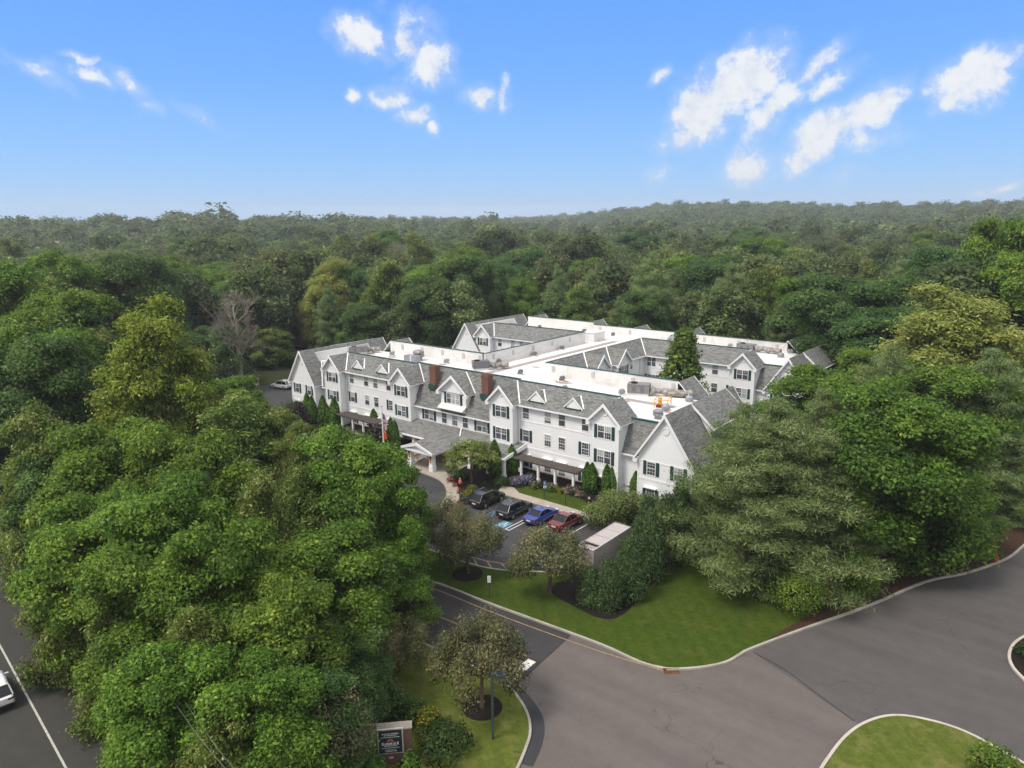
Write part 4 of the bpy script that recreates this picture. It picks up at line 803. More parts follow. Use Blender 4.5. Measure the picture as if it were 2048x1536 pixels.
# ------------------------------------------------------------------ pergolas, portico furniture, flagpole
def pergola(x0, x1, v0, v1, posts, label):
    t = thing('pergola', label, 'pergola', ((x0 + x1) / 2, v0, 0)); o = Vector(t.location); b = MB(); zt = 2.62
    for v in (v0 + .15, v1 - .3): b.box(x0 - o.x, x1 - o.x, v - .07 - o.y, v + .07 - o.y, zt - .22, zt, M['wood'])
    b.build('beams', t); b = MB(); n = int((x1 - x0) / .17)
    for k in range(n): x = x0 + (x1 - x0) * k / n - o.x; b.box(x, x + .12, v0 - .25 - o.y, v1 - o.y, zt, zt + .1 + .02 * math.sin(k * 2.3), M['wood'])
    b.build('slats', t)
    for x in posts: b = MB(); b.box(x - .13 - o.x, x + .13 - o.x, v0 + .02 - o.y, v0 + .28 - o.y, .1, zt - .2, WH); b.box(x - .19 - o.x, x + .19 - o.x, v0 - .04 - o.y, v0 + .34 - o.y, .1, .6, WH); b.build('post', t)
pergola(-56.0, -46.3, 67.9, 69.6, (-54.9, -52.2, -49.6, -46.9), 'dark wooden slat pergola on white posts between the entrance porch and right bay')
pergola(-91.7, -82.2, 67.5, 69.4, (-90.6, -88.0, -85.5, -83.0), 'dark wooden slat pergola on white posts left of the flagpole')
def bench(name, label, loc, rz, m, w=1.6):
    t = thing(name, label, 'bench', loc, rz); b = MB()
    for k in range(4): b.box(-w / 2, w / 2, -.25 + k * .13, -.14 + k * .13, .44, .48, M[m])
    b.build('seat', t); b = MB()
    for k in range(3): b.box(-w / 2, w / 2, .27, .31, .55 + k * .14, .66 + k * .14, M[m])
    for x in (-w / 2, 0, w / 2 - .06): b.box(x, x + .06, .28, .33, .44, .98, M[m])
    b.build('backrest', t)
    for x in (-w / 2 + .03, w / 2 - .09):
        for y in (-.26, .25): b = MB(); b.box(x, x + .06, y, y + .06, 0, .44, M[m]); b.build('leg', t)
        b = MB(); b.box(x, x + .07, -.28, .3, .64, .69, M[m]); b.box(x, x + .06, -.27, -.21, .44, .64, M[m]); b.build('armrest', t)
bench('bench', 'cream wooden bench on the terrace under the entrance portico', (-70.3, 64.9, .13), math.radians(100), 'bench_wood')
bench('park_bench', 'cream wooden bench under the trees by the back parking area', tuple(gp(512, 773)), math.radians(-10), 'bench_wood', 1.9)
fp = gp(769, 923)
t = thing('flagpole', 'tall white flagpole beside the drop-off circle', 'flagpole', tuple(fp)); b = MB(); b.tube([(0, 0, 0), (0, 0, 3.6), (0, 0, 7.7)], [.11, .10, .07], M['pole'], 10); b.build('pole', t)
b = MB(); b.lathe([(.02, 0), (.1, .06), (.1, .14), (.02, .2)], (0, 0, 7.7), M['zinc'], 10); b.build('finial', t); b = MB(); b.lathe([(.2, 0), (.2, .1), (.1, .25)], (0, 0, .1), M['pole'], 12); b.build('base', t)
def limp_flag(z1, z0, w, cols, seed, canton=None):
    """cloth hanging in folds from the halyard"""
    b = MB(); r = random.Random(seed); nx, nz = 14, 18; P_ = {}
    for i in range(nx + 1):
        for j in range(nz + 1):
            a = i / nx; c = j / nz; z = z1 - (z1 - z0) * c * (1 - .12 * a) - a * .45 * (1 - c * .5)
            xx = w * (.16 + .84 * c ** .6 * .75) * a; yy = .10 * math.sin(a * 9 + c * 2.5 + seed) * a + .05 * math.sin(a * 17 + seed)
            P_[i, j] = (.07 + xx, yy, z)
    for i in range(nx):
        for j in range(nz): b.poly([P_[i, j], P_[i + 1, j], P_[i + 1, j + 1], P_[i, j + 1]], M[cols(i / nx, j / nz)])
    return b
rz = math.atan2(CR[1], CR[0])
us = limp_flag(7.05, 5.15, .95, lambda a, c: ('flag_white' if (int(a * 30) + int(c * 20)) % 5 == 0 else 'flag_blue') if (c < .5 and a < .45) else ('flag_red' if int(c * 13) % 2 == 0 else 'flag_white'), 1).build('flag', None)
us.location = fp; us.rotation_euler = (0, 0, rz); tag(us, 'American flag hanging limp near the top of the flagpole', 'flag')
og = limp_flag(5.1, 3.2, .62, lambda a, c: 'flag_white' if (.30 < c < .42 and .35 < a < .75) else 'flag_orange', 4).build('flag', None)
og.location = fp; og.rotation_euler = (0, 0, rz); tag(og, 'orange flag hanging below the American flag', 'flag')

# ------------------------------------------------------------------ sign posts, lamps, hydrant, drain, shed
def sign_post(loc, h, plates, label, rz=rz, m='post_green'):
    t = thing('sign_post', label, 'sign post', tuple(loc), rz); b = MB(); b.box(-.045, .045, -.03, .03, 0, h, M[m]); b.build('post', t)
    for z, w, hh, mm, mark in plates:
        b = MB(); b.box(-w / 2, w / 2, -.05, -.02, z - hh / 2, z + hh / 2, M[mm]); p = b.build('plate', t)
        if mark:
            b = MB()
            if mark == 'chair': ribbon3(b, w, z, hh)
            else:
                for q in range(3): b.box(-w * .33, w * .33, -.056, -.05, z + hh * (.25 - .25 * q) - .02, z + hh * (.25 - .25 * q) + .02, M[mark])
            o = b.build('symbol'); o.parent = p
    return t
def ribbon3(b, w, z, hh):
    for k in range(10):
        t0, t1 = 1.9 + k * .42, 2.32 + k * .42; b.bar((-.02 + .09 * math.cos(t0), -.055, z - .05 + .09 * math.sin(t0)), (-.02 + .09 * math.cos(t1), -.055, z - .05 + .09 * math.sin(t1)), .012, .03, M['sign_white'])
    b.bar((-.03, -.055, z + .12), (-.03, -.055, z), .012, .04, M['sign_white']); b.bar((-.03, -.055, z + .01), (.09, -.055, z - .1), .012, .03, M['sign_white']); b.lathe([(.028, 0), (.028, .05)], (-.03, -.055, z + .13), M['sign_white'], 8)
sign_post((-48.25, 64.15, .12), 2.25, [(2.0, .32, .46, 'sign_blue', 'chair'), (1.5, .32, .3, 'sign_white', 'sign_blue')], 'green post with blue accessible parking sign at the head of the black SUV stalls')
sign_post((-45.25, 64.15, .12), 1.75, [(1.6, .3, .36, 'zinc', 'flag_red')], 'green post with small round grey sign in front of the blue car')
sign_post((-42.1, 64.2, .12), 1.75, [(1.6, .26, .26, 'duct_tan', 'sign_white')], 'green post with small tan sign in front of the maroon car')
sign_post(gp(979, 1197), 2.2, [(1.85, .3, .62, 'sign_white', 'zinc')], 'green post with white sign on the lawn between lane and parking')
sign_post(gp(1007, 1378), 1.6, [(1.4, .45, .45, 'flag_red', 'sign_white')], 'green post with sign among the crabapple branches by the stop bar')
sign_post((-82.1, 63.7, .1), 2.1, [(1.9, .3, .4, 'sign_white', 'zinc')], 'dark post with pale sign on the lawn left of the flagpole')
sign_post((-54.0, 66.6, .12), 2.0, [(1.7, .3, .5, 'sign_white', 'zinc')], 'green post with white sign beside the violet hydrangea')
def lamp(loc, h, rz, label, head=True):
    t = thing('street_lamp', label, 'street lamp', tuple(loc), rz); b = MB(); b.box(-.07, .07, -.07, .07, 0, h, M['lamp_metal']); b.build('pole', t)
    b = MB(); b.box(.0, .3, -.05, .05, h - .16, h - .05, M['lamp_metal']); b.build('arm', t)
    b = MB(); b.prism([(.25, -.27, h - .28), (.8, -.27, h - .28), (.8, .27, h - .28), (.25, .27, h - .28)], [(.25, -.27, h), (.8, -.27, h), (.8, .27, h), (.25, .27, h)], M['lamp_metal']); hd = b.build('lamp_head', t)
    b = MB(); b.box(.30, .75, -.22, .22, h - .30, h - .282, M['lamp_lens']); l = b.build('lens'); l.parent = hd
    b = MB(); b.lathe([(.2, 0), (.2, .05), (.12, .09)], (.5, 0, h), M['black'], 12); l = b.build('cap'); l.parent = hd
    b = MB(); b.box(-.16, .16, -.16, .16, 0, .1, M['lamp_metal']); b.build('base_plate', t)
lamp(gp(986, 1481), 4.75, rz + .15, 'dark square street lamp on the entrance lawn beside the mulch ring')
lamp(gp(505, 776), 5.5, rz + 2.4, 'thin dark street lamp by the back parking area bench')
hy = gp(1990, 1126); t = thing('fire_hydrant', 'red fire hydrant on the leaf bank at the right kerb', 'fire hydrant', (hy.x, hy.y, .13), .6)
b = MB(); b.lathe([(.2, 0), (.2, .06), (.13, .08), (.13, .6), (.17, .62), (.17, .68), (.12, .78), (.05, .84), (.05, .9)], (0, 0, 0), M['red'], 14); b.build('barrel', t)
for a in (0, math.pi, -math.pi / 2): b = MB(); b.tube([(0, 0, .45), (.24 * math.cos(a), .24 * math.sin(a), .45)], .075, M['red'], 8); b.build('outlet', t)
dr = gp(1343, 1344); t = thing('storm_drain', 'rusty storm drain grate in the kerb corner', 'drain', (dr.x, dr.y, .0), math.atan2(CR[1], CR[0]) + .04); b = MB()
b.box(-.58, .58, -.22, -.15, 0, .04, M['rust']); b.box(-.58, .58, .2, .26, 0, .16, M['rust'])
for k in range(11): x = -.56 + k * .1; b.box(x, x + .055, -.2, .22, 0, .035, M['rust'])
b.build('grate', t); b = MB(); b.box(-.56, .56, -.19, .2, .014, .017, M['black']); b.build('pit', t)
t = thing('storage_shed', 'pinkish white panelled shed behind the dark cedars at the end of the parking', 'shed', (-33.9, 54.9, 0), 0)
x0, x1, y0, y1, z1 = -.95, .85, -3.6, 2.9, 2.95; b = MB(); sh = M['shed']
b.box(x0, x0 + .08, y0, y1, .1, z1, sh); b.box(x1 - .08, x1, y0, y1, .1, z1, sh); b.box(x0 + .08, x1 - .08, y0, y0 + .08, .1, z1, sh); b.box(x0 + .08, x1 - .08, y1 - .08, y1, .1, z1, sh); b.build('walls', t)
for k in range(3):
    a = y0 + 1.25 + k * 1.75; b = MB(); b.box(x0 + .085, x1 - .085, a, a + 1.66, z1 - .12, z1 - .03, sh); b.build('roof_panel', t)
b = MB(); b.box(x0 + .09, x1 - .09, y0 + .09, y1 - .09, z1 - .5, z1 - .4, sh); b.build('inner_floor', t)
b = MB(); b.box(x0 - .05, x1 + .05, y0 - .04, y0 - .001, z1 - .08, z1 + .04, M['white']); b.box(x1 + .001, x1 + .04, y0, y1, z1 - .08, z1 + .04, M['white']); b.build('rim', t)
lp = dp(1493, 816, 95); lamp((lp.x, lp.y, 0), lp.z, 1.2, 'black lamp whose head shows beyond the right gable roof')
gd = gp(921, 985); t = thing('garden_ornament', 'pinkish red garden ornament on a stake above the scarlet flowers', 'ornament', (gd.x, gd.y, .1))
b = MB(); b.tube([(0, 0, 0), (0, 0, 1.0)], .03, M['black'], 6); b.build('stake', t)
b = MB(); b.lathe([(.05, 0), (.2, .12), (.24, .3), (.17, .52), (.09, .62), (.12, .7), (.06, .82), (.01, .86)], (0, 0, .95), simple('pinkish_red_glaze', c4(.52, .12, .12), .3, .5, .15), 12); b.build('body', t)
# chain-link fence by the east walk
t = thing('chain_fence', 'low chain-link fence beside the walk under the foreground pine', 'fence', tuple(gp(1400, 1112)), 0); o = Vector(t.location); fpts = [gp(1366, 1098) - o, gp(1378, 1112) - o, gp(1440, 1128) - o, gp(1500, 1152) - o]
for p in fpts: b = MB(); b.tube([tuple(p), (p.x, p.y, 1.1)], .03, M['zinc'], 6); b.build('post', t)
b = MB()
for p, q in zip(fpts, fpts[1:]):
    b.tube([(p.x, p.y, 1.05), (q.x, q.y, 1.05)], .02, M['zinc'], 5); n = int((q - p).length / .16)
    for k in range(n):
        for sgn in (0, 1): a = p.lerp(q, k / n); c = p.lerp(q, min(1, (k + 5) / n)); b.tube([(a.x, a.y, sgn * 1.02), (c.x, c.y, (1 - sgn) * 1.02)], .006, M['zinc'], 3, caps=False)
b.build('mesh', t)
# utility wires over the lower left
for (p, q, lab) in ((gp(365, 1428, 8.2), gp(492, 1580, 8.0), 'upper thin utility wire crossing the tree crowns at the lower left'), (gp(392, 1436, 8.0), gp(508, 1580, 7.8), 'lower thin utility wire beside the first at the lower left')):
    b = MB(); d = q - p; pts = [p + d * (k / 12) - Vector((0, 0, 1.2 * math.sin(math.pi * k / 12) * .2)) for k in range(-3, 14)]; b.tube([tuple(x) for x in pts], .007, M['zinc'], 5); tag(b.build('utility_wire'), lab, 'wire')

# ------------------------------------------------------------------ monument sign
sl, sr = gp(748, 1530), gp(832, 1522); sx = (sr - sl); srz = math.atan2(sx.y, sx.x); mid = (gp(785, 1530)); 
t = thing('monument_sign', 'brick monument sign with dark lettered panel and orange sun emblem among shrubs', 'sign', (mid.x, mid.y, .1), srz)
b = MB(); SW = 1.22
b.box(-SW, SW, 0, .6, 0, 2.3, M['sign_brick']); b.box(-SW, SW, -.12, 0, 0, .72, M['sign_brick']); b.build('brick_base', t)
b = MB(); b.box(-SW - .04, SW + .04, -.03, .64, 2.3, 2.38, M['stone_cap']); b.build('stone_cap', t)
b = MB(); b.box(-.80, .72, -.1, -.005, .78, 2.46, M['sign_frame']); b.build('panel_frame', t)
b = MB(); b.box(-.73, .65, -.12, -.1, .85, 2.40, M['sign_panel']); pn = b.build('panel', t)
def text(body, x, z, size, m, parent, y=-.128, bold=0, ax=1.0):
    cu = bpy.data.curves.new('lettering', 'FONT'); cu.body = body; cu.size = size; cu.align_x = 'CENTER'; cu.align_y = 'CENTER'; cu.extrude = .004; cu.offset = bold; cu.space_character = 1.05
    o = bpy.data.objects.new('lettering_curve', cu); COL.objects.link(o); bpy.context.view_layer.update()
    me = bpy.data.meshes.new_from_object(o.evaluated_get(bpy.context.evaluated_depsgraph_get())); bpy.data.objects.remove(o); bpy.data.curves.remove(cu)
    me.name = 'lettering'; me.materials.clear(); me.materials.append(m); n = bpy.data.objects.new('lettering', me); COL.objects.link(n); n.parent = parent; n.location = (x, y, z); n.rotation_euler = (math.pi / 2, 0, 0); n.scale = (ax, 1, 1); return n
cx = -.04; wt = M['sign_white']
text('BRIGHTON GARDENS', cx, 2.16, .095, wt, pn); text('OF MIDDLETOWN', cx, 2.05, .085, wt, pn)
sb = MB()
for k, (ch, s_, xo) in enumerate((('S', .27, -.46), ('U', .21, -.29), ('N', .21, -.12), ('R', .21, .045), ('I', .21, .16), ('S', .21, .265), ('E', .25, .43))): text(ch, cx + xo, 1.47 + (s_ - .21) * .36, s_, wt, pn, bold=.004)
text('SENIOR LIVING', cx, 1.335, .105, wt, pn); text('ASSISTED LIVING', cx, 1.06, .08, wt, pn); text("ALZHEIMER'S CARE", cx, .965, .08, wt, pn)
b = MB()
for z in (1.93, 1.2): b.box(cx - .55, cx + .55, -.128, -.12, z - .008, z + .008, wt)
b.build('rule_lines', None).parent = pn
b = MB()
for k in range(12): a0, a1 = math.pi * k / 12, math.pi * (k + 1) / 12; b.poly([(cx + r * math.cos(a), -.127, 1.62 + r * math.sin(a)) for r, a in ((.10, a0), (.15, a0), (.15, a1), (.10, a1))], M['sign_orange'])
for k in range(9): a = math.pi * (k + .0) / 8; r2 = .27 if k % 2 == 0 else .23; b.poly([(cx + .14 * math.cos(a - .13), -.127, 1.62 + .14 * math.sin(a - .13)), (cx + r2 * math.cos(a), -.127, 1.62 + r2 * math.sin(a)), (cx + .14 * math.cos(a + .13), -.127, 1.62 + .14 * math.sin(a + .13))], M['sign_orange'])
b.build('sun_emblem', None).parent = pn
text('620', cx, .52, .17, wt, t, y=-.128)

# ------------------------------------------------------------------ cars
def loft(b, secs, m):
    for A, B in zip(secs, secs[1:]):
        for k in range(len(A) - 1): b.poly([A[k], B[k], B[k + 1], A[k + 1]], m)
    b.poly(secs[0], m); b.poly(secs[-1][::-1], m)
def car(label, loc, rz, mat_, kind='suv', cat='car', L_=4.7, W_=1.88, H_=1.7, plate='plate'):
    """+x is the nose; origin on the ground at the middle"""
    t = thing('parked_car' if cat != 'moving' else 'white_car', label, 'car', tuple(loc), rz); l = L_ / 2; w = W_ / 2; P_ = M[mat_]
    if kind == 'suv': prof = [(-l, .55, .95), (-l + .12, .38, 1.02), (-l + .6, .3, 1.05), (-.4, .28, 1.02), (.75, .28, 1.0), (1.1, .28, 1.0), (l - .75, .3, .96), (l - .2, .36, .84), (l, .48, .68)]; roof = [(-l + .18, 1.02, .9), (-l + .62, H_ - .1, .78), (-l + 1.5, H_, .80), (-.1, H_ - .02, .80), (.35, H_ - .12, .78), (1.15, 1.0, .90)]
    else: prof = [(-l, .5, .86), (-l + .12, .36, 1.0), (-l + .7, .3, 1.02), (-.9, .27, .97), (.6, .27, .93), (1.1, .27, .92), (l - .7, .28, .84), (l - .2, .34, .72), (l, .44, .6)]; roof = [(-l + .75, .98, .86), (-l + 1.55, H_ - .06, .74), (-.2, H_, .75), (.25, H_ - .07, .74), (1.15, .93, .88)]
    secs = []
    for i, (x, z0, z1) in enumerate(prof):
        k = .84 if i in (0, len(prof) - 1) else (.95 if i in (1, len(prof) - 2) else 1.0); ww = w * k
        secs.append([(x, -ww * .9, z0), (x, -ww, z0 + .14), (x, -ww * 1.0, (z0 + z1) / 2 + .04), (x, -ww * .93, z1 - .05), (x, -ww * .82, z1), (x, ww * .82, z1), (x, ww * .93, z1 - .05), (x, ww, (z0 + z1) / 2 + .04), (x, ww, z0 + .14), (x, ww * .9, z0), (x, -ww * .9, z0)])
    b = MB(); loft(b, secs, P_); bo = b.build('body', t, smooth=True)
    # cabin: glass band with a painted roof and pillars
    g = MB(); rs = []
    for (x, z, k) in roof: rs.append((x, z, w * k))
    for (x0, z0, a0), (x1, z1, a1) in zip(rs, rs[1:]):
        zb0, zb1 = .9, .9
        for sg in (-1, 1): g.poly([(x0, sg * w * .9, zb0), (x1, sg * w * .9, zb1), (x1, sg * a1 * (1 if z1 > 1.2 else .97), z1), (x0, sg * a0 * (1 if z0 > 1.2 else .97), z0)], M['tinted'])
    (x0, z0, a0), (x1, z1, a1) = rs[0], rs[1]; g.poly([(x0, -a0 * .95, z0), (x1, -a1 * .95, z1), (x1, a1 * .95, z1), (x0, a0 * .95, z0)], M['tinted'])
    (x0, z0, a0), (x1, z1, a1) = rs[-2], rs[-1]; g.poly([(x0, -a0 * .95, z0), (x1, -a1 * .95, z1), (x1, a1 * .95, z1), (x0, a0 * .95, z0)], M['tinted'])
    g.build('windows', t)
    r = MB(); top = rs[1:-1]
    for (x0, z0, a0), (x1, z1, a1) in zip(top, top[1:]):
        A = [(x0, -a0, z0), (x0, -a0 * .8, z0 + .05), (x0, a0 * .8, z0 + .05), (x0, a0, z0)]; B_ = [(x1, -a1, z1), (x1, -a1 * .8, z1 + .05), (x1, a1 * .8, z1 + .05), (x1, a1, z1)]
        for k in range(3): r.poly([A[k], B_[k], B_[k + 1], A[k + 1]], P_)
    for sg in (-1, 1):
        for (xa, za, aa), (xb, zb, ab) in ((rs[0], rs[1]), (rs[-2], rs[-1])): r.bar((xa, sg * (aa - .01), za), (xb, sg * (ab - .01), zb), .07, .07, P_)
        xm = (rs[1][0] + rs[-2][0]) / 2 - .1; r.bar((xm, sg * w * .92, .92), (xm + .02, sg * w * .8, H_ - .02), .03, .09, P_)
    r.build('roof', t)
    if kind == 'suv':
        for sg in (-1, 1): q = MB(); q.bar((-l + .7, sg * w * .72, H_ + .06), (.2, sg * w * .72, H_ + .05), .04, .05, M['alloy']); q.build('roof_rail', t)
    for sx, xx in ((-1, -l + .95), (1, l - .92)):
        for sy in (-1, 1):
            wm = MB(); n = 18; R = .345 if kind == 'suv' else .32; yi, yo = sy * (w - .24), sy * (w + .005)
            wm.tube([(xx, yi, R), (xx, yo, R)], R, M['black'], n); wo = wm.build('wheel', t)
            rm = MB(); rm.tube([(xx, yo, R), (xx, yo + sy * .012, R)], R * .64, M['alloy'], n); ro = rm.build('rim'); ro.parent = wo
            ar = MB(); ar.tube([(xx, sy * (w - .2), R + .03), (xx, sy * (w - .02), R + .03)], R + .09, M['black'], n); a_ = ar.build('wheel_arch', t)
    for sy in (-1, 1):
        q = MB(); q.box(-l - .015, -l + .14, sy * w * .52 - .0, sy * w * .52 + sy * .36, .80, .92, M['light_dark_red' if kind == 'suv' else 'light_red']) if sy > 0 else q.box(-l - .015, -l + .14, -w * .52 - .36, -w * .52, .80, .92, M['light_dark_red' if kind == 'suv' else 'light_red']); q.build('tail_light', t)
        q = MB(); ya, yb = sorted((sy * w * .5, sy * w * .86)); q.box(l - .28, l - .03, ya, yb, .64, .76, M['light_clear']); q.build('headlight', t)
        q = MB(); ya, yb = sorted((sy * (w * .93), sy * (w + .2))); q.box(.75, .9, ya, yb, .98, 1.12, P_); q.build('mirror', t)
    q = MB(); q.box(-l - .025, -l + .05, -.26, .26, .62, .76, M[plate]); q.build('number_plate', t)
    q = MB(); q.box(-l - .03, -l + .2, -w * .8, w * .8, .36, .5, M['black']); q.build('bumper', t)
    return t
car('black SUV with silver roof rails parked next to the mulch bed', (-52.85, 59.2, .01), math.radians(90), 'car_black')
car('charcoal SUV parked between the black SUV and the blue sedan', (-48.4, 58.75, .01), math.radians(90), 'car_slate', H_=1.66)
car('bright blue sedan parked between the charcoal SUV and the maroon car', (-45.05, 59.2, .01), math.radians(91), 'car_blue', 'sedan', L_=4.6, W_=1.8, H_=1.42)
car('maroon car parked at the right end of the front row', (-41.95, 59.6, .01), math.radians(89), 'car_red', 'sedan', L_=4.5, W_=1.8, H_=1.5)
wc = gp(566, 777); fwv = gp(547, 774) - gp(566, 776.5)
car('white SUV parked in the back parking area beside the left gable', (wc.x - .3, wc.y, .02), math.atan2(fwv.y, fwv.x), 'car_white', 'suv')
p = gp(592, 893); car('white sedan half hidden by linden branches in the left parking row', (p.x, p.y, .02), math.radians(95), 'car_white', 'sedan', L_=4.6, W_=1.8, H_=1.45)
p = gp(506, 833); car('white car glimpsed through the linden crown', (p.x, p.y, .02), math.radians(88), 'car_white', 'suv')
p = gp(470, 842); car('silver car glimpsed through the linden crown', (p.x, p.y, .02), math.radians(88), 'car_silver', 'sedan', H_=1.45)
p = gp(36, 1415); d = Vector((gp(0, 1290) - gp(132, 1536))).normalized(); n_ = Vector((d.y, -d.x, 0)); n_ = n_ if n_.dot(gp(0, 1420) - gp(36, 1415)) > 0 else -n_
p = p + d * 2.35 + n_ * .95; car('white car driving along the main road at the left edge', (p.x, p.y, .01), math.atan2(d.y, d.x), 'car_white', 'suv', cat='moving')

# ------------------------------------------------------------------ trees: leaf cards on lobes, tapered limbs
def unit(n, rg):
    v = rg.normal(size=(n, 3)); return v / np.linalg.norm(v, axis=1)[:, None]
def cards(Pt, Nm, size, aspect, rg, axis=None):
    """pointed leaf-spray cards; axis: long direction (else random in the card's plane)"""
    n = len(Pt); Nm = Nm / np.linalg.norm(Nm, axis=1)[:, None]
    a = unit(n, rg) if axis is None else axis / np.linalg.norm(axis, axis=1)[:, None]
    t = a - Nm * (a * Nm).sum(1)[:, None]; t /= np.maximum(1e-6, np.linalg.norm(t, axis=1))[:, None]; b = np.cross(Nm, t)
    s = size[:, None]; w = s * (aspect if np.isscalar(aspect) else aspect[:, None])
    bend = Nm * s * .16
    return np.stack([Pt - t * s * .5 - bend, Pt + b * w * .5 + t * s * .05, Pt + t * s * .5 - bend, Pt - b * w * .5 + t * s * .05], 1)
def foliage_mesh(name, Q, tint, mat_, Nm=None):
    n = len(Q); me = bpy.data.meshes.new(name); me.vertices.add(n * 4); me.vertices.foreach_set('co', Q.reshape(-1).astype(np.float32))
    me.loops.add(n * 4); me.loops.foreach_set('vertex_index', np.arange(n * 4, dtype=np.int32)); me.polygons.add(n)
    me.polygons.foreach_set('loop_start', np.arange(0, n * 4, 4, dtype=np.int32)); me.update(calc_edges=True)
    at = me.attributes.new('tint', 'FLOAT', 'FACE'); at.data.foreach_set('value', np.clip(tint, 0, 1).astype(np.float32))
    if Nm is None: Nm = np.cross(Q[:, 2] - Q[:, 0], Q[:, 1] - Q[:, 3]); c_ = Q.mean(1); Nm = np.where(((c_ - c_.mean(0)) * Nm).sum(1)[:, None] < 0, -Nm, Nm)
    Nm = Nm / np.maximum(1e-6, np.linalg.norm(Nm, axis=1))[:, None]; an = me.attributes.new('nrm', 'FLOAT_VECTOR', 'FACE'); an.data.foreach_set('vector', Nm.astype(np.float32).ravel()); me.materials.append(mat_); me.update(); return me
LASTN = [None]
def lobes_to_cards(lobes, dens, size, rg, aspect=.55, up=.45, shell=(.72, 1.08), droop=0.0, bottom=-.35, tintspread=.22, jit=.55, cull=.3, soft=None):
    """lobes: (centre, radii, tint)"""
    Ps, Ns, Ts, Ss, Ls = [], [], [], [], []
    for c, r, tn in lobes:
        area = 4 * math.pi * ((r[0] * r[1]) ** 1.6 / 3 * 1 + 2 * (r[0] * r[2]) ** 1.6 / 3) ** (1 / 1.6); n = max(6, int(area * dens)); d = unit(int(n * 1.5), rg); d = d[d[:, 2] > bottom][:n]
        k = rg.uniform(shell[0], shell[1], len(d))[:, None]; p = np.asarray(c) + d * np.asarray(r) * k
        nm = d + np.array([0, 0, up]) + rg.normal(size=d.shape) * .45; Ls.append((d * .9 if soft is None else d * .62 + (np.asarray(c) - soft) / max(.1, np.linalg.norm(np.asarray(c) - soft)) * .38) + np.array([0, 0, .30]) + rg.normal(size=d.shape) * (.28 if soft is None else .42)); Ps.append(p); Ns.append(nm)
        Ts.append(tn + rg.normal(size=len(d)) * tintspread); Ss.append(size * (.5 + 1.15 * rg.uniform(0, 1, len(d)) ** 2.2))
    P_, N_, T_, S_, L_ = map(np.concatenate, (Ps, Ns, Ts, Ss, Ls)); ax = None; P_ = P_ + rg.normal(size=P_.shape) * size * jit
    if cull:
        keep = np.ones(len(P_), bool)
        for c, r, tn in lobes: keep &= (((P_ - np.asarray(c)) / np.asarray(r)) ** 2).sum(1) > cull
        P_, N_, T_, S_, L_ = P_[keep], N_[keep], T_[keep], S_[keep], L_[keep]
    if droop: ax = unit(len(P_), rg) * .6 + np.array([0, 0, -droop])
    LASTN[0] = L_; return cards(P_, N_, S_, aspect, rg, ax), T_
def limb_mesh(name, segs, m):
    b = MB()
    for pts, rad, n in segs: b.tube(pts, rad, m, n, caps=False)
    me = bpy.data.meshes.new(name); me.from_pydata(b.v, [], b.f); me.materials.append(m); me.polygons.foreach_set('use_smooth', [True] * len(b.f)); return me
def limbs(lobes, H, r0, rg, zfork=.25, n=14, wob=.25, n_sides=7):
    segs = [([(0, 0, -.15), (.0, 0, .25), (.04, .02, H * zfork), (.02 * H, -.01 * H, H * .6), (0, 0, H * .9)], [r0 * 1.6, r0 * 1.15, r0, r0 * .55, r0 * .12], 9)]
    idx = rg.permutation(len(lobes))[:n]
    for i in idx:
        c = np.asarray(lobes[i][0]); zb = max(.12 * H, min(c[2] - .15 * H * rg.uniform(.6, 1.4), H * .7)); s0 = np.array([0, 0, zb]); m1 = s0 * .55 + c * .45 + rg.normal(size=3) * wob; rr = r0 * .42 * (1 - zb / H * .6)
        segs.append(([tuple(s0), tuple(m1), tuple(c * .97 + s0 * .03)], [rr, rr * .6, rr * .18], 6))
    return segs
def round_crown(rg, R, H, z0, nl, lob, conic=0.0, flat=.75, inner=.25):
    """lobes over an egg-shaped crown: R radius, from z0 to H; conic 0 round .. 1 cone"""
    L_ = []; hc = (H - z0)
    for i in range(nl):
        t = (i + .5) / nl; f = 1 - 2 * t if conic < .5 else 0
        if conic < .5: zz = z0 + hc * (.5 + .47 * f); prof = math.sqrt(max(0.02, 1 - f * f)) * (1 - conic * .8 * (.5 + .5 * f))
        else: q = 1 - t ** .62; zz = z0 + hc * (.04 + .93 * (1 - math.sqrt(1 - q * .999)) ** .9 if False else .05 + .92 * q); prof = (1 - q) ** .75 * (1 - .35 * (1 - q) ** 6) + .03
        th = i * 2.39996 + rg.uniform(-.5, .5); rad = R * prof * rg.uniform(.70, .98) - lob * R * .25 * prof; lr = lob * R * rg.uniform(.75, 1.3) * (.62 + .38 * prof)
        L_.append((np.array([rad * math.cos(th), rad * math.sin(th), zz + rg.uniform(-.05, .05) * hc]), (lr * rg.uniform(.75, 1.3), lr * rg.uniform(.75, 1.3), lr * flat), rg.uniform(.15, .62)))
    for i in range(int(nl * inner)):
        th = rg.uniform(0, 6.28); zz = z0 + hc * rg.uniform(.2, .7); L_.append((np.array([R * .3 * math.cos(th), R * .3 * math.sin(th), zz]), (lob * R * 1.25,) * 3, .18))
    return L_
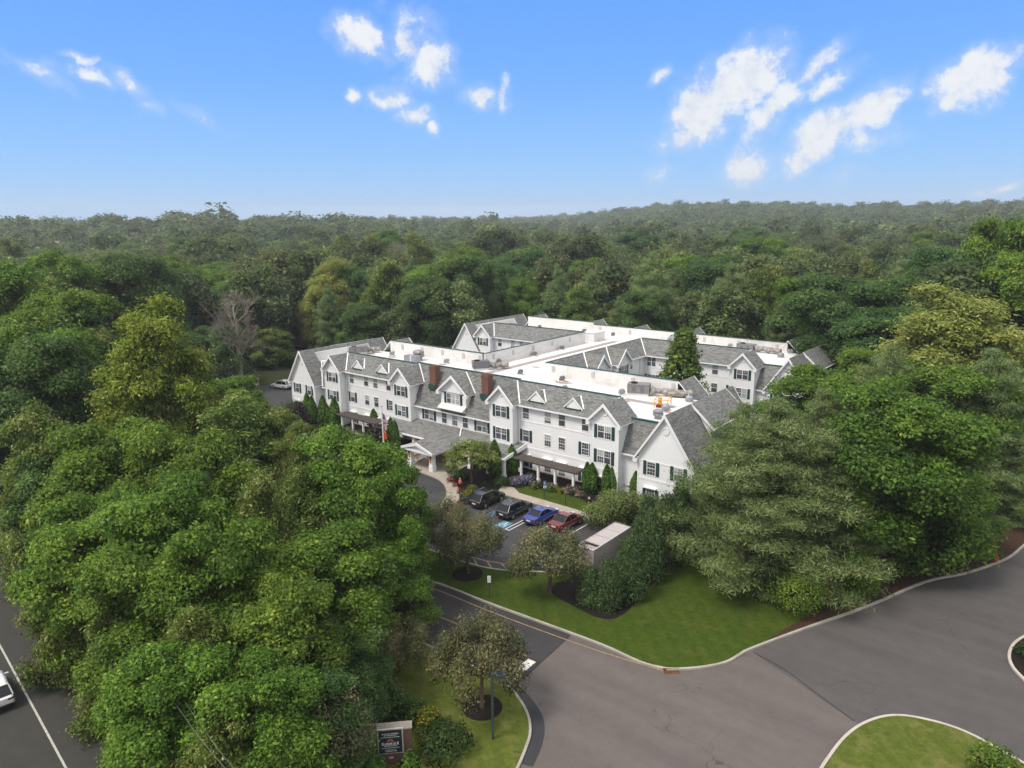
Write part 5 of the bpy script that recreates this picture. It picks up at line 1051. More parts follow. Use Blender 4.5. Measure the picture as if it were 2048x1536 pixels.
def bough_crown(rg, R, H, z0, nb=15, sub=13, conic=.2, br=.40, sr=.36, flat=.8, droop=0.0):
    """boughs spread over an egg or cone, each carrying smaller lobes on its outer side"""
    Lb = []; hc = H - z0; mid = np.array([0, 0, z0 + hc * .42])
    for i in range(nb):
        f = (i + .6) / nb; th = i * 2.39996 + rg.uniform(-.45, .45); zz = 1 - (1 - f) ** .85
        zc = z0 + hc * (.90 - .80 * zz) if conic < .5 else z0 + hc * (.93 - .86 * f ** .62)
        q = (zc - z0) / hc; prof = math.sqrt(max(.03, 1 - (2 * q - .82) ** 2 / 1.42)) if conic < .5 else (1 - q) ** .8 * .98 + .04
        rad = R * prof * rg.uniform(.50, .74); b = R * br * rg.uniform(.72, 1.2) * (.55 + .45 * prof); c = np.array([rad * math.cos(th), rad * math.sin(th), zc]); tn = rg.uniform(.22, .58)
        for j in range(sub):
            if rg.random() < .14: continue
            d = unit(1, rg)[0] + (c - mid) / max(.1, np.linalg.norm(c - mid)) * .75 + np.array([0, 0, .30]); d /= np.linalg.norm(d); s_ = b * sr * rg.uniform(.65, 1.35)
            p = c + d * b * np.array([1, 1, flat]) * rg.uniform(.55, 1.0); p[2] -= droop * b * max(0, 1 - d[2]) * rg.uniform(.1, .6)
            Lb.append((p, (s_ * rg.uniform(.85, 1.3), s_ * rg.uniform(.85, 1.3), s_ * (.62 if not droop else .95)), float(np.clip(tn + rg.normal() * .12, .05, .8))))
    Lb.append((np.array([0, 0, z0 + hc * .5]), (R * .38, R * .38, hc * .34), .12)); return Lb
PROTO = {}
def proto(kind, variant, R, H, **k):
    """crown + trunk meshes of one kind at nominal size (R, H)"""
    key = (kind, variant)
    if key in PROTO: return PROTO[key]
    rg = np.random.default_rng(hash(kind) % 1 + sum(map(ord, kind)) * 7 + variant * 101); seg = None; bark = M['bark']
    if kind in ('maple', 'darkmaple', 'greentree'):
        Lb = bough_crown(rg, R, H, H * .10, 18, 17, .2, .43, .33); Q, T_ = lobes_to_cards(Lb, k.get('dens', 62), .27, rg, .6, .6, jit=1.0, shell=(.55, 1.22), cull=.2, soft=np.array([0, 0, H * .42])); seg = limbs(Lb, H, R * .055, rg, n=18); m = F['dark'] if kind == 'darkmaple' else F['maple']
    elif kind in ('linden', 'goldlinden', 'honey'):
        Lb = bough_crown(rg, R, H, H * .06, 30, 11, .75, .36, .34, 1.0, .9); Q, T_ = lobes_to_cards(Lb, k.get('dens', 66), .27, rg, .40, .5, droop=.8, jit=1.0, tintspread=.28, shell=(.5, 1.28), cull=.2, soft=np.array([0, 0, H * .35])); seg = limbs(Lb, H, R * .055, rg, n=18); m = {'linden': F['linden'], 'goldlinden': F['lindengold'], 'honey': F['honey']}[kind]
    elif kind == 'crab':
        Lb = []
        for i in range(26):
            th = i * 2.4 + rg.uniform(-.4, .4); f = (i + .5) / 26; rad = R * (.25 + .72 * math.sqrt(f)) * rg.uniform(.8, 1.05); Lb.append((np.array([rad * math.cos(th), rad * math.sin(th), H * (.92 - .42 * (rad / R) ** 1.6 + rg.uniform(-.09, .06)) - R * .12]), (R * .27 * rg.uniform(.7, 1.3),) * 2 + (R * .27,), rg.uniform(.2, .75)))
        Q, T_ = lobes_to_cards(Lb, k.get('dens', 110), .135, rg, .5, .3, shell=(.35, 1.2), droop=.5, bottom=-.9, tintspread=.28, cull=.05, jit=1.0); seg = limbs(Lb, H * .95, R * .045, rg, .22, 22, .15); m = F['crab']
    elif kind in ('pine', 'oldpine'):
        Lb = []; W_ = []; nw = 15
        for w in range(nw):
            f = w / (nw - 1); z0_ = H * (.05 + .89 * f); ln = R * (1 - f ** 1.6) ** .9 * (1.0 if f > .12 else .8) + .5; nb = 9 if f < .75 else 6
            for j in range(nb):
                th = w * 1.1 + j * 2 * math.pi / nb + rg.uniform(-.25, .25); l = ln * rg.uniform(.55, 1.15); z = z0_ + H * rg.uniform(-.035, .035); e = np.array([math.cos(th), math.sin(th), 0]); dz = l * (.05 + .30 * f) - l * .10 * (1 - f)
                base = np.array([0, 0, z]); tip = base + e * l + np.array([0, 0, dz]); W_.append(([tuple(base), tuple(base * .5 + tip * .5 - np.array([0, 0, .06 * l])), tuple(tip)], [.09 * (1 - f) + .03, .05 * (1 - f) + .02, .012], 5))
                ns = max(2, int(l / .85)); side = np.array([-e[1], e[0], 0])
                for q in range(ns):
                    u = .30 + .70 * (q + .6) / ns; pc = base * (1 - u) + tip * u - np.array([0, 0, .05 * l * math.sin(math.pi * u)])
                    for sd_ in (-1, 0, 1):
                        off = side * sd_ * l * .17 * (1.15 - .6 * u) ; rr = (.58 + .22 * rg.uniform(-1, 1)) * (1.0 if l > 2 else .7); Lb.append((pc + off + np.array([0, 0, rg.uniform(-.1, .4)]), (rr * 1.2, rr * 1.2, rr * .5), rg.uniform(.2, .7)))
        Q, T_ = lobes_to_cards(Lb, k.get('dens', 40), .30, rg, .14, .4, shell=(.25, 1.4), bottom=-.45, tintspread=.26, cull=.06, jit=.5)
        seg = [([(0, 0, -.1), (0, 0, H * .5), (0, 0, H * .98)], [R * .045, R * .028, .03], 8)] + W_; m = F['pine']
    elif kind == 'cedar':
        Lb = []
        for i in range(120):
            f = (i / 120) ** .8; z = H * (.03 + .93 * f); th = i * 2.4; rad = R * (1 - f) ** .8 * rg.uniform(.55, .95); Lb.append((np.array([rad * math.cos(th), rad * math.sin(th), z]), (R * .26, R * .26, R * .20), rg.uniform(.15, .7)))
        Q, T_ = lobes_to_cards(Lb, k.get('dens', 70), .28, rg, .28, .6, bottom=-.3, jit=1.1, tintspread=.32); seg = [([(0, 0, -.1), (0, 0, H * .95)], [R * .08, .02], 7)]; m = F['cedar']
        o = np.array([0, 0, 0]); ctr = Q.mean(1); outw = ctr.copy(); outw[:, 2] = 0; outw /= np.maximum(.05, np.linalg.norm(outw, axis=1))[:, None]; Q[:, 2] += (outw * .16 + np.array([0, 0, .05]))
    elif kind == 'sweetgum':
        Lb = []
        for i in range(95):
            f = (i / 95) ** .85; z = H * (.10 + .87 * f); th = i * 2.4 + rg.uniform(-.3, .3); rad = R * ((1 - f) ** .8 * .95 + .05) * rg.uniform(.45, 1.05); Lb.append((np.array([rad * math.cos(th), rad * math.sin(th), z]), (R * .15, R * .15, R * .11), rg.uniform(.2, .7)))
        Q, T_ = lobes_to_cards(Lb, k.get('dens', 30), .42, rg, .7, .5); seg = limbs(Lb, H, R * .05, rg, n=26); m = F['sweet']
    elif kind == 'arbor':
        z = rg.uniform(0, 1, 2600) ** .8; th = rg.uniform(0, 6.283, 2600); pr = np.minimum(1, 1.55 * (1 - z) ** .62) * np.minimum(1, .55 + z * 2.4) * R * (1 + .10 * np.sin(th * 3 + z * 9))
        e = np.stack([np.cos(th), np.sin(th), 0 * th], 1); P_ = e * (pr * rg.uniform(.72, 1.02, 2600))[:, None]; P_[:, 2] = z * H; Q = cards(P_, e + rg.normal(size=e.shape) * .5, rg.uniform(.16, .36, 2600), .45, rg, np.array([0, 0, 1.]) + e * .4 + rg.normal(size=e.shape) * .25); T_ = rg.uniform(.1, .95, 2600); m = F['arbor']
        seg = [([(0, 0, -.1), (0, 0, H * .5)], [.06, .02], 6)]
    elif kind == 'plum':
        Lb = round_crown(rg, R, H, H * .25, 30, .3, .1, .8); Q, T_ = lobes_to_cards(Lb, 70, .18, rg, .55, .4, shell=(.4, 1.1), tintspread=.3); seg = limbs(Lb, H, .07, rg, .2, 14, .1); m = F['purple']
    elif kind == 'jmaple':
        Lb = []
        for i in range(40): th = i * 2.4; f = (i + .5) / 40; rad = R * math.sqrt(f) * .95; Lb.append((np.array([rad * math.cos(th), rad * math.sin(th), H * (.93 - .38 * f ** 1.5 + rg.uniform(-.08, .03))]), (R * .24, R * .24, R * .10), rg.uniform(.3, .9)))
        Q, T_ = lobes_to_cards(Lb, 85, .18, rg, .5, .8, shell=(.5, 1.1)); seg = limbs(Lb, H * .9, .11, rg, .15, 16, .1); m = F['linden']
    elif kind == 'woods':
        Lb = bough_crown(rg, R, H, H * .12, 11 + variant, 9, (.05, .25, .0, .15, .3, .2)[variant % 6], .44, .40); Q, T_ = lobes_to_cards(Lb, k.get('dens', 13), .50, rg, .65, .6, tintspread=.24, jit=1.2, shell=(.45, 1.25), cull=.16, soft=np.array([0, 0, H * .42])); m = F['woods']; seg = limbs(Lb, H, R * .05, rg, n=7, n_sides=5)
    elif kind == 'far':
        Lb = round_crown(rg, R, H, H * .15, 15 + variant, .40, .15, .75, inner=0); Q, T_ = lobes_to_cards(Lb, k.get('dens', 1.5), 1.35, rg, .75, .7, tintspread=.18, bottom=0); m = F['woods']
    Nm_ = LASTN[0] if LASTN[0] is not None and len(LASTN[0]) == len(Q) else None; LASTN[0] = None
    PROTO[key] = (foliage_mesh(kind + '_crown', Q, T_, m, Nm_), limb_mesh(kind + '_trunk', seg, bark) if seg else None, R, H); return PROTO[key]
used = {}
def tree(kind, variant, base, h, r, label, cat='tree', name=None, group=None, R=None, H=None, rz=None, single=False, lean=0):
    R = R or {'maple': 5.5, 'greentree': 5.5, 'darkmaple': 5.5, 'linden': 5, 'goldlinden': 6, 'honey': 6, 'crab': 3, 'pine': 7, 'cedar': 2, 'sweetgum': 3.5, 'arbor': .75, 'plum': 1.6, 'jmaple': 2.6, 'woods': 5, 'far': 5}[kind]
    H = H or {'maple': 16, 'greentree': 16, 'darkmaple': 16, 'linden': 17, 'goldlinden': 22, 'honey': 18, 'crab': 5.2, 'pine': 16, 'cedar': 5, 'sweetgum': 13, 'arbor': 4.2, 'plum': 4, 'jmaple': 4.4, 'woods': 17, 'far': 17}[kind]
    cm_, tm, _, _ = proto(kind, variant, R, H); rr = random.Random(int(base[0] * 131 + base[1] * 17)); rz = rr.uniform(0, 6.28) if rz is None else rz
    nm = name or {'maple': 'maple_tree', 'greentree': 'maple_tree', 'darkmaple': 'broadleaf_tree', 'linden': 'linden_tree', 'goldlinden': 'linden_tree', 'honey': 'linden_tree', 'crab': 'crabapple_tree', 'pine': 'pine_tree', 'cedar': 'cedar_tree', 'sweetgum': 'sweetgum_tree', 'arbor': 'arborvitae', 'plum': 'plum_tree', 'jmaple': 'ornamental_tree', 'woods': 'woodland_tree', 'far': 'woodland_tree'}[kind]
    t = thing(nm, label, cat, tuple(base), rz, group); t.scale = (r / R, r / R, h / H)
    c = bpy.data.objects.new('crown', cm_); COL.objects.link(c); c.parent = t
    if tm: k = bpy.data.objects.new('trunk', tm); COL.objects.link(k); k.parent = t
    return t
def tp(px, py, D, wpx, kind, variant, label, **k):
    """tree whose top shows at photo pixel px, py, D metres off, wpx pixels wide"""
    top = dp(px, py, D); gz = float(ground_z(top.x, top.y)); dist = math.hypot(D, CAM_H - top.z * .6); r = wpx * dist / FPX / 2
    return tree(kind, variant, (top.x, top.y, gz), top.z - gz, r, label, **k)

# ---- the near trees, left of the drive
def LT(rows, **k):
    for r in rows: tp(*r, **k)
LT([
 (290, 558, 88, 275, 'goldlinden', 0, 'tall golden-green linden rising above all its neighbours on the left'),
 (115, 588, 112, 200, 'maple', 1, 'rounded green maple left of the tall golden linden'),
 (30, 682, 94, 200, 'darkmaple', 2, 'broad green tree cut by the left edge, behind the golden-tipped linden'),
 (185, 720, 104, 170, 'maple', 2, 'green maple tucked between the left edge and the tall golden linden'),
 (62, 782, 73, 200, 'linden', 0, 'golden-tipped linden at the left edge below the dark green tree'),
 (215, 836, 66, 215, 'maple', 0, 'fresh green maple directly below the tall golden linden'),
 (470, 782, 80, 250, 'linden', 1, 'olive linden in front of the back parking, with cars behind its crown'),
 (545, 792, 83, 190, 'linden', 0, 'olive linden between the back parking and the white sedan'),
 (420, 800, 86, 190, 'linden', 2, 'olive linden at the right foot of the tall golden linden'),
 (585, 832, 76, 130, 'linden', 2, 'olive linden nearest the left gable, over the white sedan'),
 (380, 872, 62, 210, 'maple', 2, 'mid-green maple between two olive lindens'),
 (690, 868, 60, 215, 'maple', 1, 'bright green maple in front of the flagpole'),
 (775, 935, 57, 160, 'maple', 0, 'bright green maple reaching over the edge of the drop-off circle'),
 (600, 905, 58, 190, 'linden', 0, 'pale olive linden beside the bright flagpole maple'),
 (505, 922, 52, 205, 'linden', 1, 'olive linden with drooping pale bracts in the middle of the tree mass'),
 (335, 955, 52, 235, 'maple', 0, 'green maple with thick clumps left of the drooping linden'),
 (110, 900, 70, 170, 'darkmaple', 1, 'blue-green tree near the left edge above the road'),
 (190, 985, 57, 215, 'greentree', 1, 'yellow-green maple above the road edge'),
 (118, 1030, 57, 170, 'linden', 2, 'linden leaning over the road at the far left'),
 (430, 1040, 46, 230, 'maple', 2, 'dark-shaded maple below the drooping linden'),
 (640, 1060, 48, 260, 'maple', 0, 'large bright maple at the corner of the entrance lane'),
 (765, 1090, 54, 170, 'maple', 2, 'bright maple whose crown touches the lane'),
 (285, 1105, 47, 230, 'maple', 1, 'maple in the middle of the row along the road'),
 (228, 1192, 49, 190, 'linden', 0, 'low linden branching over the road edge'),
 (555, 1165, 42, 240, 'greentree', 0, 'bright green maple low in the tree mass above the sign'),
 (390, 1190, 41, 230, 'linden', 2, 'linden crossed by the utility wires'),
 (352, 1285, 39, 220, 'maple', 2, 'maple at the lower left beside the road line'),
 (500, 1330, 36, 230, 'greentree', 1, 'yellow-green maple at the bottom edge under the wires'),
 (440, 1388, 35, 200, 'linden', 0, 'linden at the bottom edge next to the road'),
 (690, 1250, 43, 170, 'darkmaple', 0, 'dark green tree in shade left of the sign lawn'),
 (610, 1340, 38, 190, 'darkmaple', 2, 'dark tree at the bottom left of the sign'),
])
for (bx, by, h, r, v, lab) in (
 (936, 1149, 6.6, 3.1, 0, 'bronze crabapple in the mulch ring on the lawn island'), (893, 1110, 6.2, 2.7, 1, 'bronze crabapple behind, by the hatched parking corner'),
 (1100, 1190, 6.6, 3.5, 1, 'wide bronze crabapple in front of the maroon car'), (964, 1417, 7.3, 3.05, 2, 'bronze crabapple in the mulch ring beside the street lamp'), (800, 1345, 4.6, 2.4, 0, 'low bronze crabapple on the shaded entrance lawn'), (655, 1590, 7.2, 2.6, 2, 'bronze crabapple at the bottom edge left of the sign'), (838, 1124, 5.0, 1.7, 1, 'small bronze crabapple at the left end of the lawn island')):
    tree('crab', v, tuple(gp(bx, by)), h, r, lab)
# ---- the near trees on the right
LT([
 (1562, 800, 66, 385, 'pine', 0, 'huge white pine spreading over the corner lawn'),
 (1490, 800, 70, 230, 'pine', 1, 'slimmer pine leader on the left side of the huge white pine'),
 (1655, 770, 76, 260, 'pine', 1, 'olive-brown pine close behind the huge white pine'),
 (1785, 690, 92, 200, 'pine', 0, 'olive pine between the gable end and the bright kerb maple'),
 (1800, 782, 71, 270, 'maple', 1, 'bright green maple overhanging the kerb to the right of the huge pine'),
 (1880, 935, 79, 175, 'maple', 2, 'lower bright maple touching the road kerb'),
 (1990, 690, 93, 240, 'pine', 1, 'tall drooping pine at the right edge'),
 (2030, 850, 92, 190, 'pine', 0, 'lower pine above the fire hydrant'),
 (1925, 560, 112, 390, 'honey', 0, 'large pale yellow-green tree at the right'),
 (2015, 428, 150, 150, 'maple', 0, 'very tall green tree in the top right corner of the woods'),
 (2070, 505, 135, 190, 'maple', 1, 'green tree cut by the right edge below the very tall one'),
 (1690, 552, 138, 240, 'darkmaple', 1, 'dark green tree behind the far right gable'),
 (1790, 610, 126, 190, 'darkmaple', 0, 'dark green tree left of the pale yellow-green tree'),
 (1660, 738, 96, 210, 'maple', 2, 'green maple hiding the right end of the rear wing'),
 (1760, 700, 105, 170, 'maple', 0, 'green maple in front of the pale yellow-green tree'),
 (1900, 735, 92, 230, 'maple', 1, 'fresh green maple between pale tree and drooping pine'),
 (1580, 815, 84, 110, 'maple', 1, 'small green maple by the right gable wall'),
 (1690, 900, 69, 200, 'pine', 1, 'lower pine crown pressed against the huge white pine'),
 (1370, 655, 113, 124, 'sweetgum', 0, 'pointed green tree standing in the courtyard'),
])
for (bx, by, h, r, lab) in ((1180, 1209, 3.2, 1.15, 'front left'), (1216, 1219, 4.2, 1.1, 'front middle'), (1264, 1200, 5.4, 1.2, 'front right'), (1250, 1176, 4.4, 1.0, 'middle left'), (1300, 1164, 6.4, 1.25, 'middle'), (1330, 1132, 6.6, 1.3, 'middle right'), (1358, 1100, 6.6, 1.35, 'rear right'), (1292, 1112, 5.6, 1.2, 'rear middle'), (1276, 1142, 4.8, 1.1, 'rear left')):
    p = gp(bx, by); tree('cedar', (bx // 10) % 3, (p.x, p.y, .1), h, r, f'dark green cedar, {lab} of the clump in the mulch bed beside the shed', group='dark cedars beside the shed')
k8 = 260 / 2048
AV = [(617, 846, 5.0, .85, 'left one of the pair at the left gable corner'), (627, 848, 4.6, .8, 'right one of the pair at the left gable corner'), (649, 853, 5.0, .95, 'tall one left of the bay by the west walk'), (657, 854, 3.6, .7, 'short one beside the tall one at the west bay'), (671, 856, 4.8, 1.0, 'stout one in front of the west bay'), (749, 864, 3.6, .8, 'one at the right end of the left pergola'),
 (784, 904, 5.0, .75, 'left one of the pair right of the flagpole'), (792, 905, 4.6, .7, 'right one of the pair right of the flagpole'), (990, 957, 5.0, .95, 'tall one beside the portico bed ornamental tree'), (1024, 951, 4.1, .72, 'left one of the pair at the right pergola end'), (1030, 952, 3.4, .62, 'right one of the pair at the right pergola end'),
 (1174, 990, 4.0, .72, 'left one of the pair under the right bay'), (1184, 990, 3.9, .78, 'right one of the pair under the right bay'), (1213, 995, 4.0, .7, 'left one of the pair right of the bay door'), (1224, 995, 3.8, .7, 'right one of the pair right of the bay door'), (1271, 999, 3.4, .75, 'one below the recessed wall'), (1316, 1006, 3.2, .6, 'one before the right gable window'), (1330, 1012, 2.6, .5, 'short one before the right gable window')]
for i, (bx, by, h, r, lab) in enumerate(AV):
    p = gp(bx, by); tree('arbor', i % 3, (p.x, p.y, .1), h, r, 'columnar green arborvitae, ' + lab, group='arborvitae along the front wall')
for (bx, by, h, r, lab) in ((600, 866, 4.6, 1.9, 'purple plum tree at the corner of the left gable'), (757, 906, 4.0, 1.7, 'purple plum tree behind the flagpole')): p = gp(bx, by); tree('plum', bx % 2, (p.x, p.y, .1), h, r, lab)
p = gp(944, 966); tree('jmaple', 0, (p.x, p.y, .1), 5.3, 3.3, 'flat-topped olive ornamental tree in the bed beside the portico')
# bare trees
def bare(px, py, D, w, label, seed):
    top = dp(px, py, D); gz = float(ground_z(top.x, top.y)); H = top.z - gz; rg = np.random.default_rng(seed); b = MB(); rad = w * D / FPX / 2
    def grow(p, d, l, r, lev):
        q = p + d * l; b.tube([tuple(p), tuple((p + q) / 2 + rg.normal(size=3) * l * .04), tuple(q)], [r, r * .8, r * .62], 6 if r > .1 else 4, caps=False) if False else b.tube([tuple(p), tuple((p + q) / 2 + rg.normal(size=3) * l * .04), tuple(q)], [r, r * .8, r * .6], M['bark_dead'], 6 if r > .08 else 3, caps=False)
        if lev == 0: return
        for k in range(3 if lev > 2 else 4):
            nd_ = d * rg.uniform(.7, 1.1) + rg.normal(size=3) * .52 + np.array([0, 0, .22]); nd_ /= np.linalg.norm(nd_); grow(p + d * l * rg.uniform(.5, 1.0), nd_, l * rg.uniform(.58, .85), r * .55, lev - 1)
    b.tube([(0, 0, -.2), (0, 0, H * .3), (.2, .1, H * .62)], [H * .022, H * .018, H * .011], M['bark_dead'], 8)
    for k in range(15):
        z = H * rg.uniform(.24, .62); th = k * 2.4; f = np.array([math.cos(th), math.sin(th), rg.uniform(.8, 1.9)]); f /= np.linalg.norm(f); grow(np.array([0, 0, z]), f, rad * rg.uniform(.5, .7), H * .0065, 4)
    t = thing('bare_tree', label, 'tree', (top.x, top.y, gz)); b.build('branches', t); return t
tp(447, 752, 102, 140, 'maple', 0, 'green maple screening the back parking below the leafless tree')
tp(395, 655, 158, 120, 'darkmaple', 1, 'dark green tree left behind the leafless tree')
tp(545, 648, 172, 110, 'linden', 0, 'olive tree right behind the leafless tree')
bare(462, 545, 148, 100, 'tall leafless tree with pale grey-brown branches beside the golden linden', 3)
bare(768, 565, 190, 75, 'small leafless tree behind the left end of the front roof', 8)
bare(800, 470, 300, 60, 'brown dead tree standing among the middle woods', 5)
tp(455, 640, 150, 70, 'woods', 2, 'olive ivy-covered trunk growth under the leafless tree'); tp(692, 662, 172, 62, 'honey', 1, 'small golden tree peeping over the left roof ridge', H=18)

# ---- shrubs and flowers
def shrub(px, py, r, h, mat_, label, cat='shrub', size=.16, n=None, name='shrub', group=None, z=.1):
    p = gp(px, py); rg = np.random.default_rng(int(px * 7 + py)); Lb = [(np.array([r * .55 * math.cos(i * 2.4) * (i > 0), r * .55 * math.sin(i * 2.4) * (i > 0), h * (.5 if i else .62)]), (r * .55, r * .55, h * .45), rg.uniform(.2, .7)) for i in range(7)]
    Q, T_ = lobes_to_cards(Lb, n or 60, size, rg, .6, .5, shell=(.6, 1.08), bottom=-.8, tintspread=.3); me = foliage_mesh(name, Q, T_, F[mat_], LASTN[0]); o = bpy.data.objects.new(name, me); COL.objects.link(o); o.location = (p.x, p.y, z); return tag(o, label, cat, group)
SB = [
 (888, 1510, 1.75, 1.7, 'green', 'large rounded dark green holly shrub right of the brick sign'), (858, 1462, .8, 1.5, 'yellow', 'yellow-green shrub behind the right end of the brick sign'), (790, 1455, .9, 2.9, 'green', 'green shrub hanging over the top of the brick sign'),
 (755, 1560, .55, 1.3, 'arbor', 'narrow light green shrub at the left foot of the sign'), (800, 1560, .6, .8, 'yellow', 'low yellow-green shrub below the sign number'), (845, 1575, .4, .7, 'yellow', 'small golden shrub at the bottom edge right of the sign'),
 (935, 995, .62, .8, 'yellow', 'lime-green mounded shrub beside the golden one in the portico bed'), (944, 984, .7, .75, 'juniper', 'green mounded shrub behind the lime one in the portico bed'), (966, 974, .35, .5, 'green', 'small green shrub right of the mounded pair'), (927, 993, .4, .4, 'blueshrub', 'blue-green shrub beside the red flowers'), (931, 1002, .5, .5, 'blueshrub', 'larger blue-green shrub at the tip of the portico bed'),
 (921, 988, .45, .55, 'redfl', 'scarlet flower clump at the tip of the portico bed'), (903, 965, .6, .7, 'redfl', 'dark red flower clump in the shade beside the sidewalk'), (912, 974, .4, .5, 'redfl', 'red flower clump behind the scarlet one'), (920, 960, 1.1, 1.3, 'dark', 'dark green shrub under the ornamental tree'), (905, 950, .9, 1.1, 'green', 'dark shrub by the portico edge'),
 (1003, 973, 1.1, 1.1, 'green', 'green shrub beside the violet hydrangea'), (1035, 972, 1.15, 1.05, 'violetfl', 'violet hydrangea in bloom at the pergola'), (1053, 969, .95, 1.1, 'violetfl', 'lilac hydrangea at the second pergola post'), (1062, 965, .8, 1.0, 'green', 'green shrub behind the lilac hydrangea'),
 (1073, 977, .85, .8, 'creamfl', 'cream hydrangea right of the lilac one'), (1101, 982, .9, .8, 'creamfl', 'cream hydrangea between the pergola posts'), (1114, 985, .5, .55, 'yellow', 'small lime shrub at the third pergola post'), (1122, 988, .45, .55, 'yellow', 'small lime shrub right of the third pergola post'),
 (1137, 988, .8, .8, 'pinkfl', 'pink hydrangea before the right pergola end'), (1150, 990, .95, 1.0, 'pinkfl', 'large pink hydrangea at the right pergola end'), (1160, 996, .7, .7, 'pinkfl', 'pale pink hydrangea beside the arborvitae pair'), (1183, 1004, 1.0, .7, 'plumshrub', 'low dark red shrub below the right bay'), (1193, 1009, .6, .4, 'blueshrub', 'low blue-green shrub at the front lawn end'),
 (795, 920, .5, .6, 'yellow', 'lime shrub left of the portico'), (780, 922, .8, .45, 'redfl', 'red flower bed at the foot of the flagpole'), (800, 926, .8, .4, 'redfl', 'red flower bed left of the portico columns'), (812, 918, .8, .7, 'orangefl', 'orange daylilies by the left portico column'), (760, 915, .8, .7, 'creamfl', 'grey-green shrub behind the flagpole'), (776, 912, .7, .6, 'creamfl', 'pale shrub right of the flagpole'), (737, 896, .8, .9, 'orangefl', 'yellow flowering shrub left of the plum tree'), (745, 905, .9, 1.0, 'green', 'green shrub left of the flagpole'),
 (696, 870, 1.1, 1.1, 'creamfl', 'pale green shrub at the left pergola post'), (714, 876, 1.1, 1.0, 'creamfl', 'pale green shrub between left pergola posts'), (681, 864, .8, .9, 'green', 'green shrub at the left end of the left pergola'), (732, 880, .9, .9, 'green', 'dark shrub at the right end of the left pergola'),
 (1235, 1040, 2.3, 3.3, 'juniper', 'large olive juniper behind the shed'), (1195, 1052, 1.8, 2.4, 'juniper', 'olive juniper nearest the maroon car'), (1300, 1045, 1.9, 3.0, 'juniper', 'olive juniper left of the huge pine'), (1265, 1028, 1.6, 2.4, 'juniper', 'olive juniper near the right gable'), (1345, 1050, 1.7, 2.6, 'juniper', 'olive juniper touching the huge pine'),
 (1590, 1222, 2.3, 3.6, 'maple', 'bright green maple sapling growing under the huge pine at the kerb'), (1705, 1190, 2.2, 4.2, 'maple', 'bright green leafy sapling between the huge pine and the kerb'), (1800, 1150, 2.0, 3.4, 'maple', 'leafy sapling under the kerb maple'),
 (590, 845, 2.4, 3.6, 'green', 'green shrub at the far corner of the left gable'), (2062, 1318, 1.0, 1.0, 'green', 'green shrub on the round island at the right edge'), (1985, 1560, 1.3, 2.0, 'maple', 'bright green shrub on the island at the lower right edge'), (825, 1440, 1.1, 1.2, 'dark', 'dark green ground shrub behind the sign'), (760, 1420, 1.4, 2.2, 'dark', 'dark shrub left behind the sign'), (720, 1480, 1.2, 2.0, 'dark', 'dark shrub at the left end of the sign'),
]
F['plumshrub'] = F['purple']
for (px, py, r, h, m, lab) in SB: shrub(px, py, r, h, m, lab, name='flowers' if m.endswith('fl') else 'shrub', cat='flowers' if m.endswith('fl') else 'shrub')
for (px, py, h, r, lab) in ((822, 1572, 2.3, .62, 'golden-green conical shrub before the right end of the sign'), (748, 1580, 1.9, .55, 'golden-green conical shrub before the left end of the sign')):
    p = gp(px, py); t = tree('arbor', 1, (p.x, p.y, .1), h, r, lab, cat='shrub', name='conical_shrub')

# ---- the woods: every tree of the nearer woods is one object, the rest behind them is one mass
rg = np.random.default_rng(11); cand = []
D = 104.0
while D < 2400:
    s = max(8.6, .0068 * D); n = int(1.42 * D / s)
    for k in range(n):
        az = -.71 + 1.42 * (k + rg.uniform(.05, .95)) / n; d = D + rg.uniform(-.5, .5) * s; x = d * math.sin(az + AZ0); y = d * math.cos(az + AZ0); px = 1024 + FPX * math.tan(az)
        if -112 < x < -24 and 40 < y < 136: continue
        if -152 < x < -106 and 44 < y < 102: continue
        if d < 128 and px > 1500: continue
        if x > -30 and y < 75: continue
        if d < 150 and 560 < px < 1500 and y < 136: continue
        if y < 24 - .06 * x and x < -20: continue
        cand.append((d, x, y, px))
    D += s * .92
cand.sort(); NI = 285
regions = lambda px: 'left woods' if px < 700 else ('woods behind the building' if px < 1400 else 'right woods')
WK = [('woods', .46, 'rounded mid-green broadleaf tree in the '), ('maple', .17, 'fresh green maple in the '), ('darkmaple', .15, 'dark green broadleaf tree in the '), ('linden', .10, 'olive green linden in the '), ('honey', .04, 'pale green tree in the '), ('pine', .08, 'dusky green pine in the ')]
for i, (d, x, y, px) in enumerate(cand[:NI]):
    kd = int(rg.choice(len(WK), p=[w_[1] for w_ in WK])); kn = WK[kd][0]; v = int(rg.integers(0, 6 if kn == 'woods' else (2 if kn in ('honey', 'pine') else 3))); h = rg.uniform(12, 25) * (1.1 if d < 175 else 1); r = h * rg.uniform(.26, .40)
    t = tree(kn, v, (x, y, float(ground_z(x, y))), h, r, WK[kd][2] + regions(px), group=WK[kd][2][:-8].strip() + 's of the ' + regions(px))
pc = bpy.data.collections.new('woodland_prototypes')
for v in range(6): m_ = proto('woods', v, 5, 17)[0]; o = bpy.data.objects.new(f'p{v}', m_); pc.objects.link(o)
for kn in ('maple', 'darkmaple', 'linden'):
    for v in range(3): o = bpy.data.objects.new(f'pz{kn}{v}', proto(kn, v, 5.5 if kn != 'linden' else 5, 16 if kn != 'linden' else 17)[0]); pc.objects.link(o)
for v in range(4): m_ = proto('far', v, 5, 17)[0]; o = bpy.data.objects.new(f'q{v}', m_); pc.objects.link(o)
rest = cand[NI:]; co = []; sc = []; ro = []; ix = []
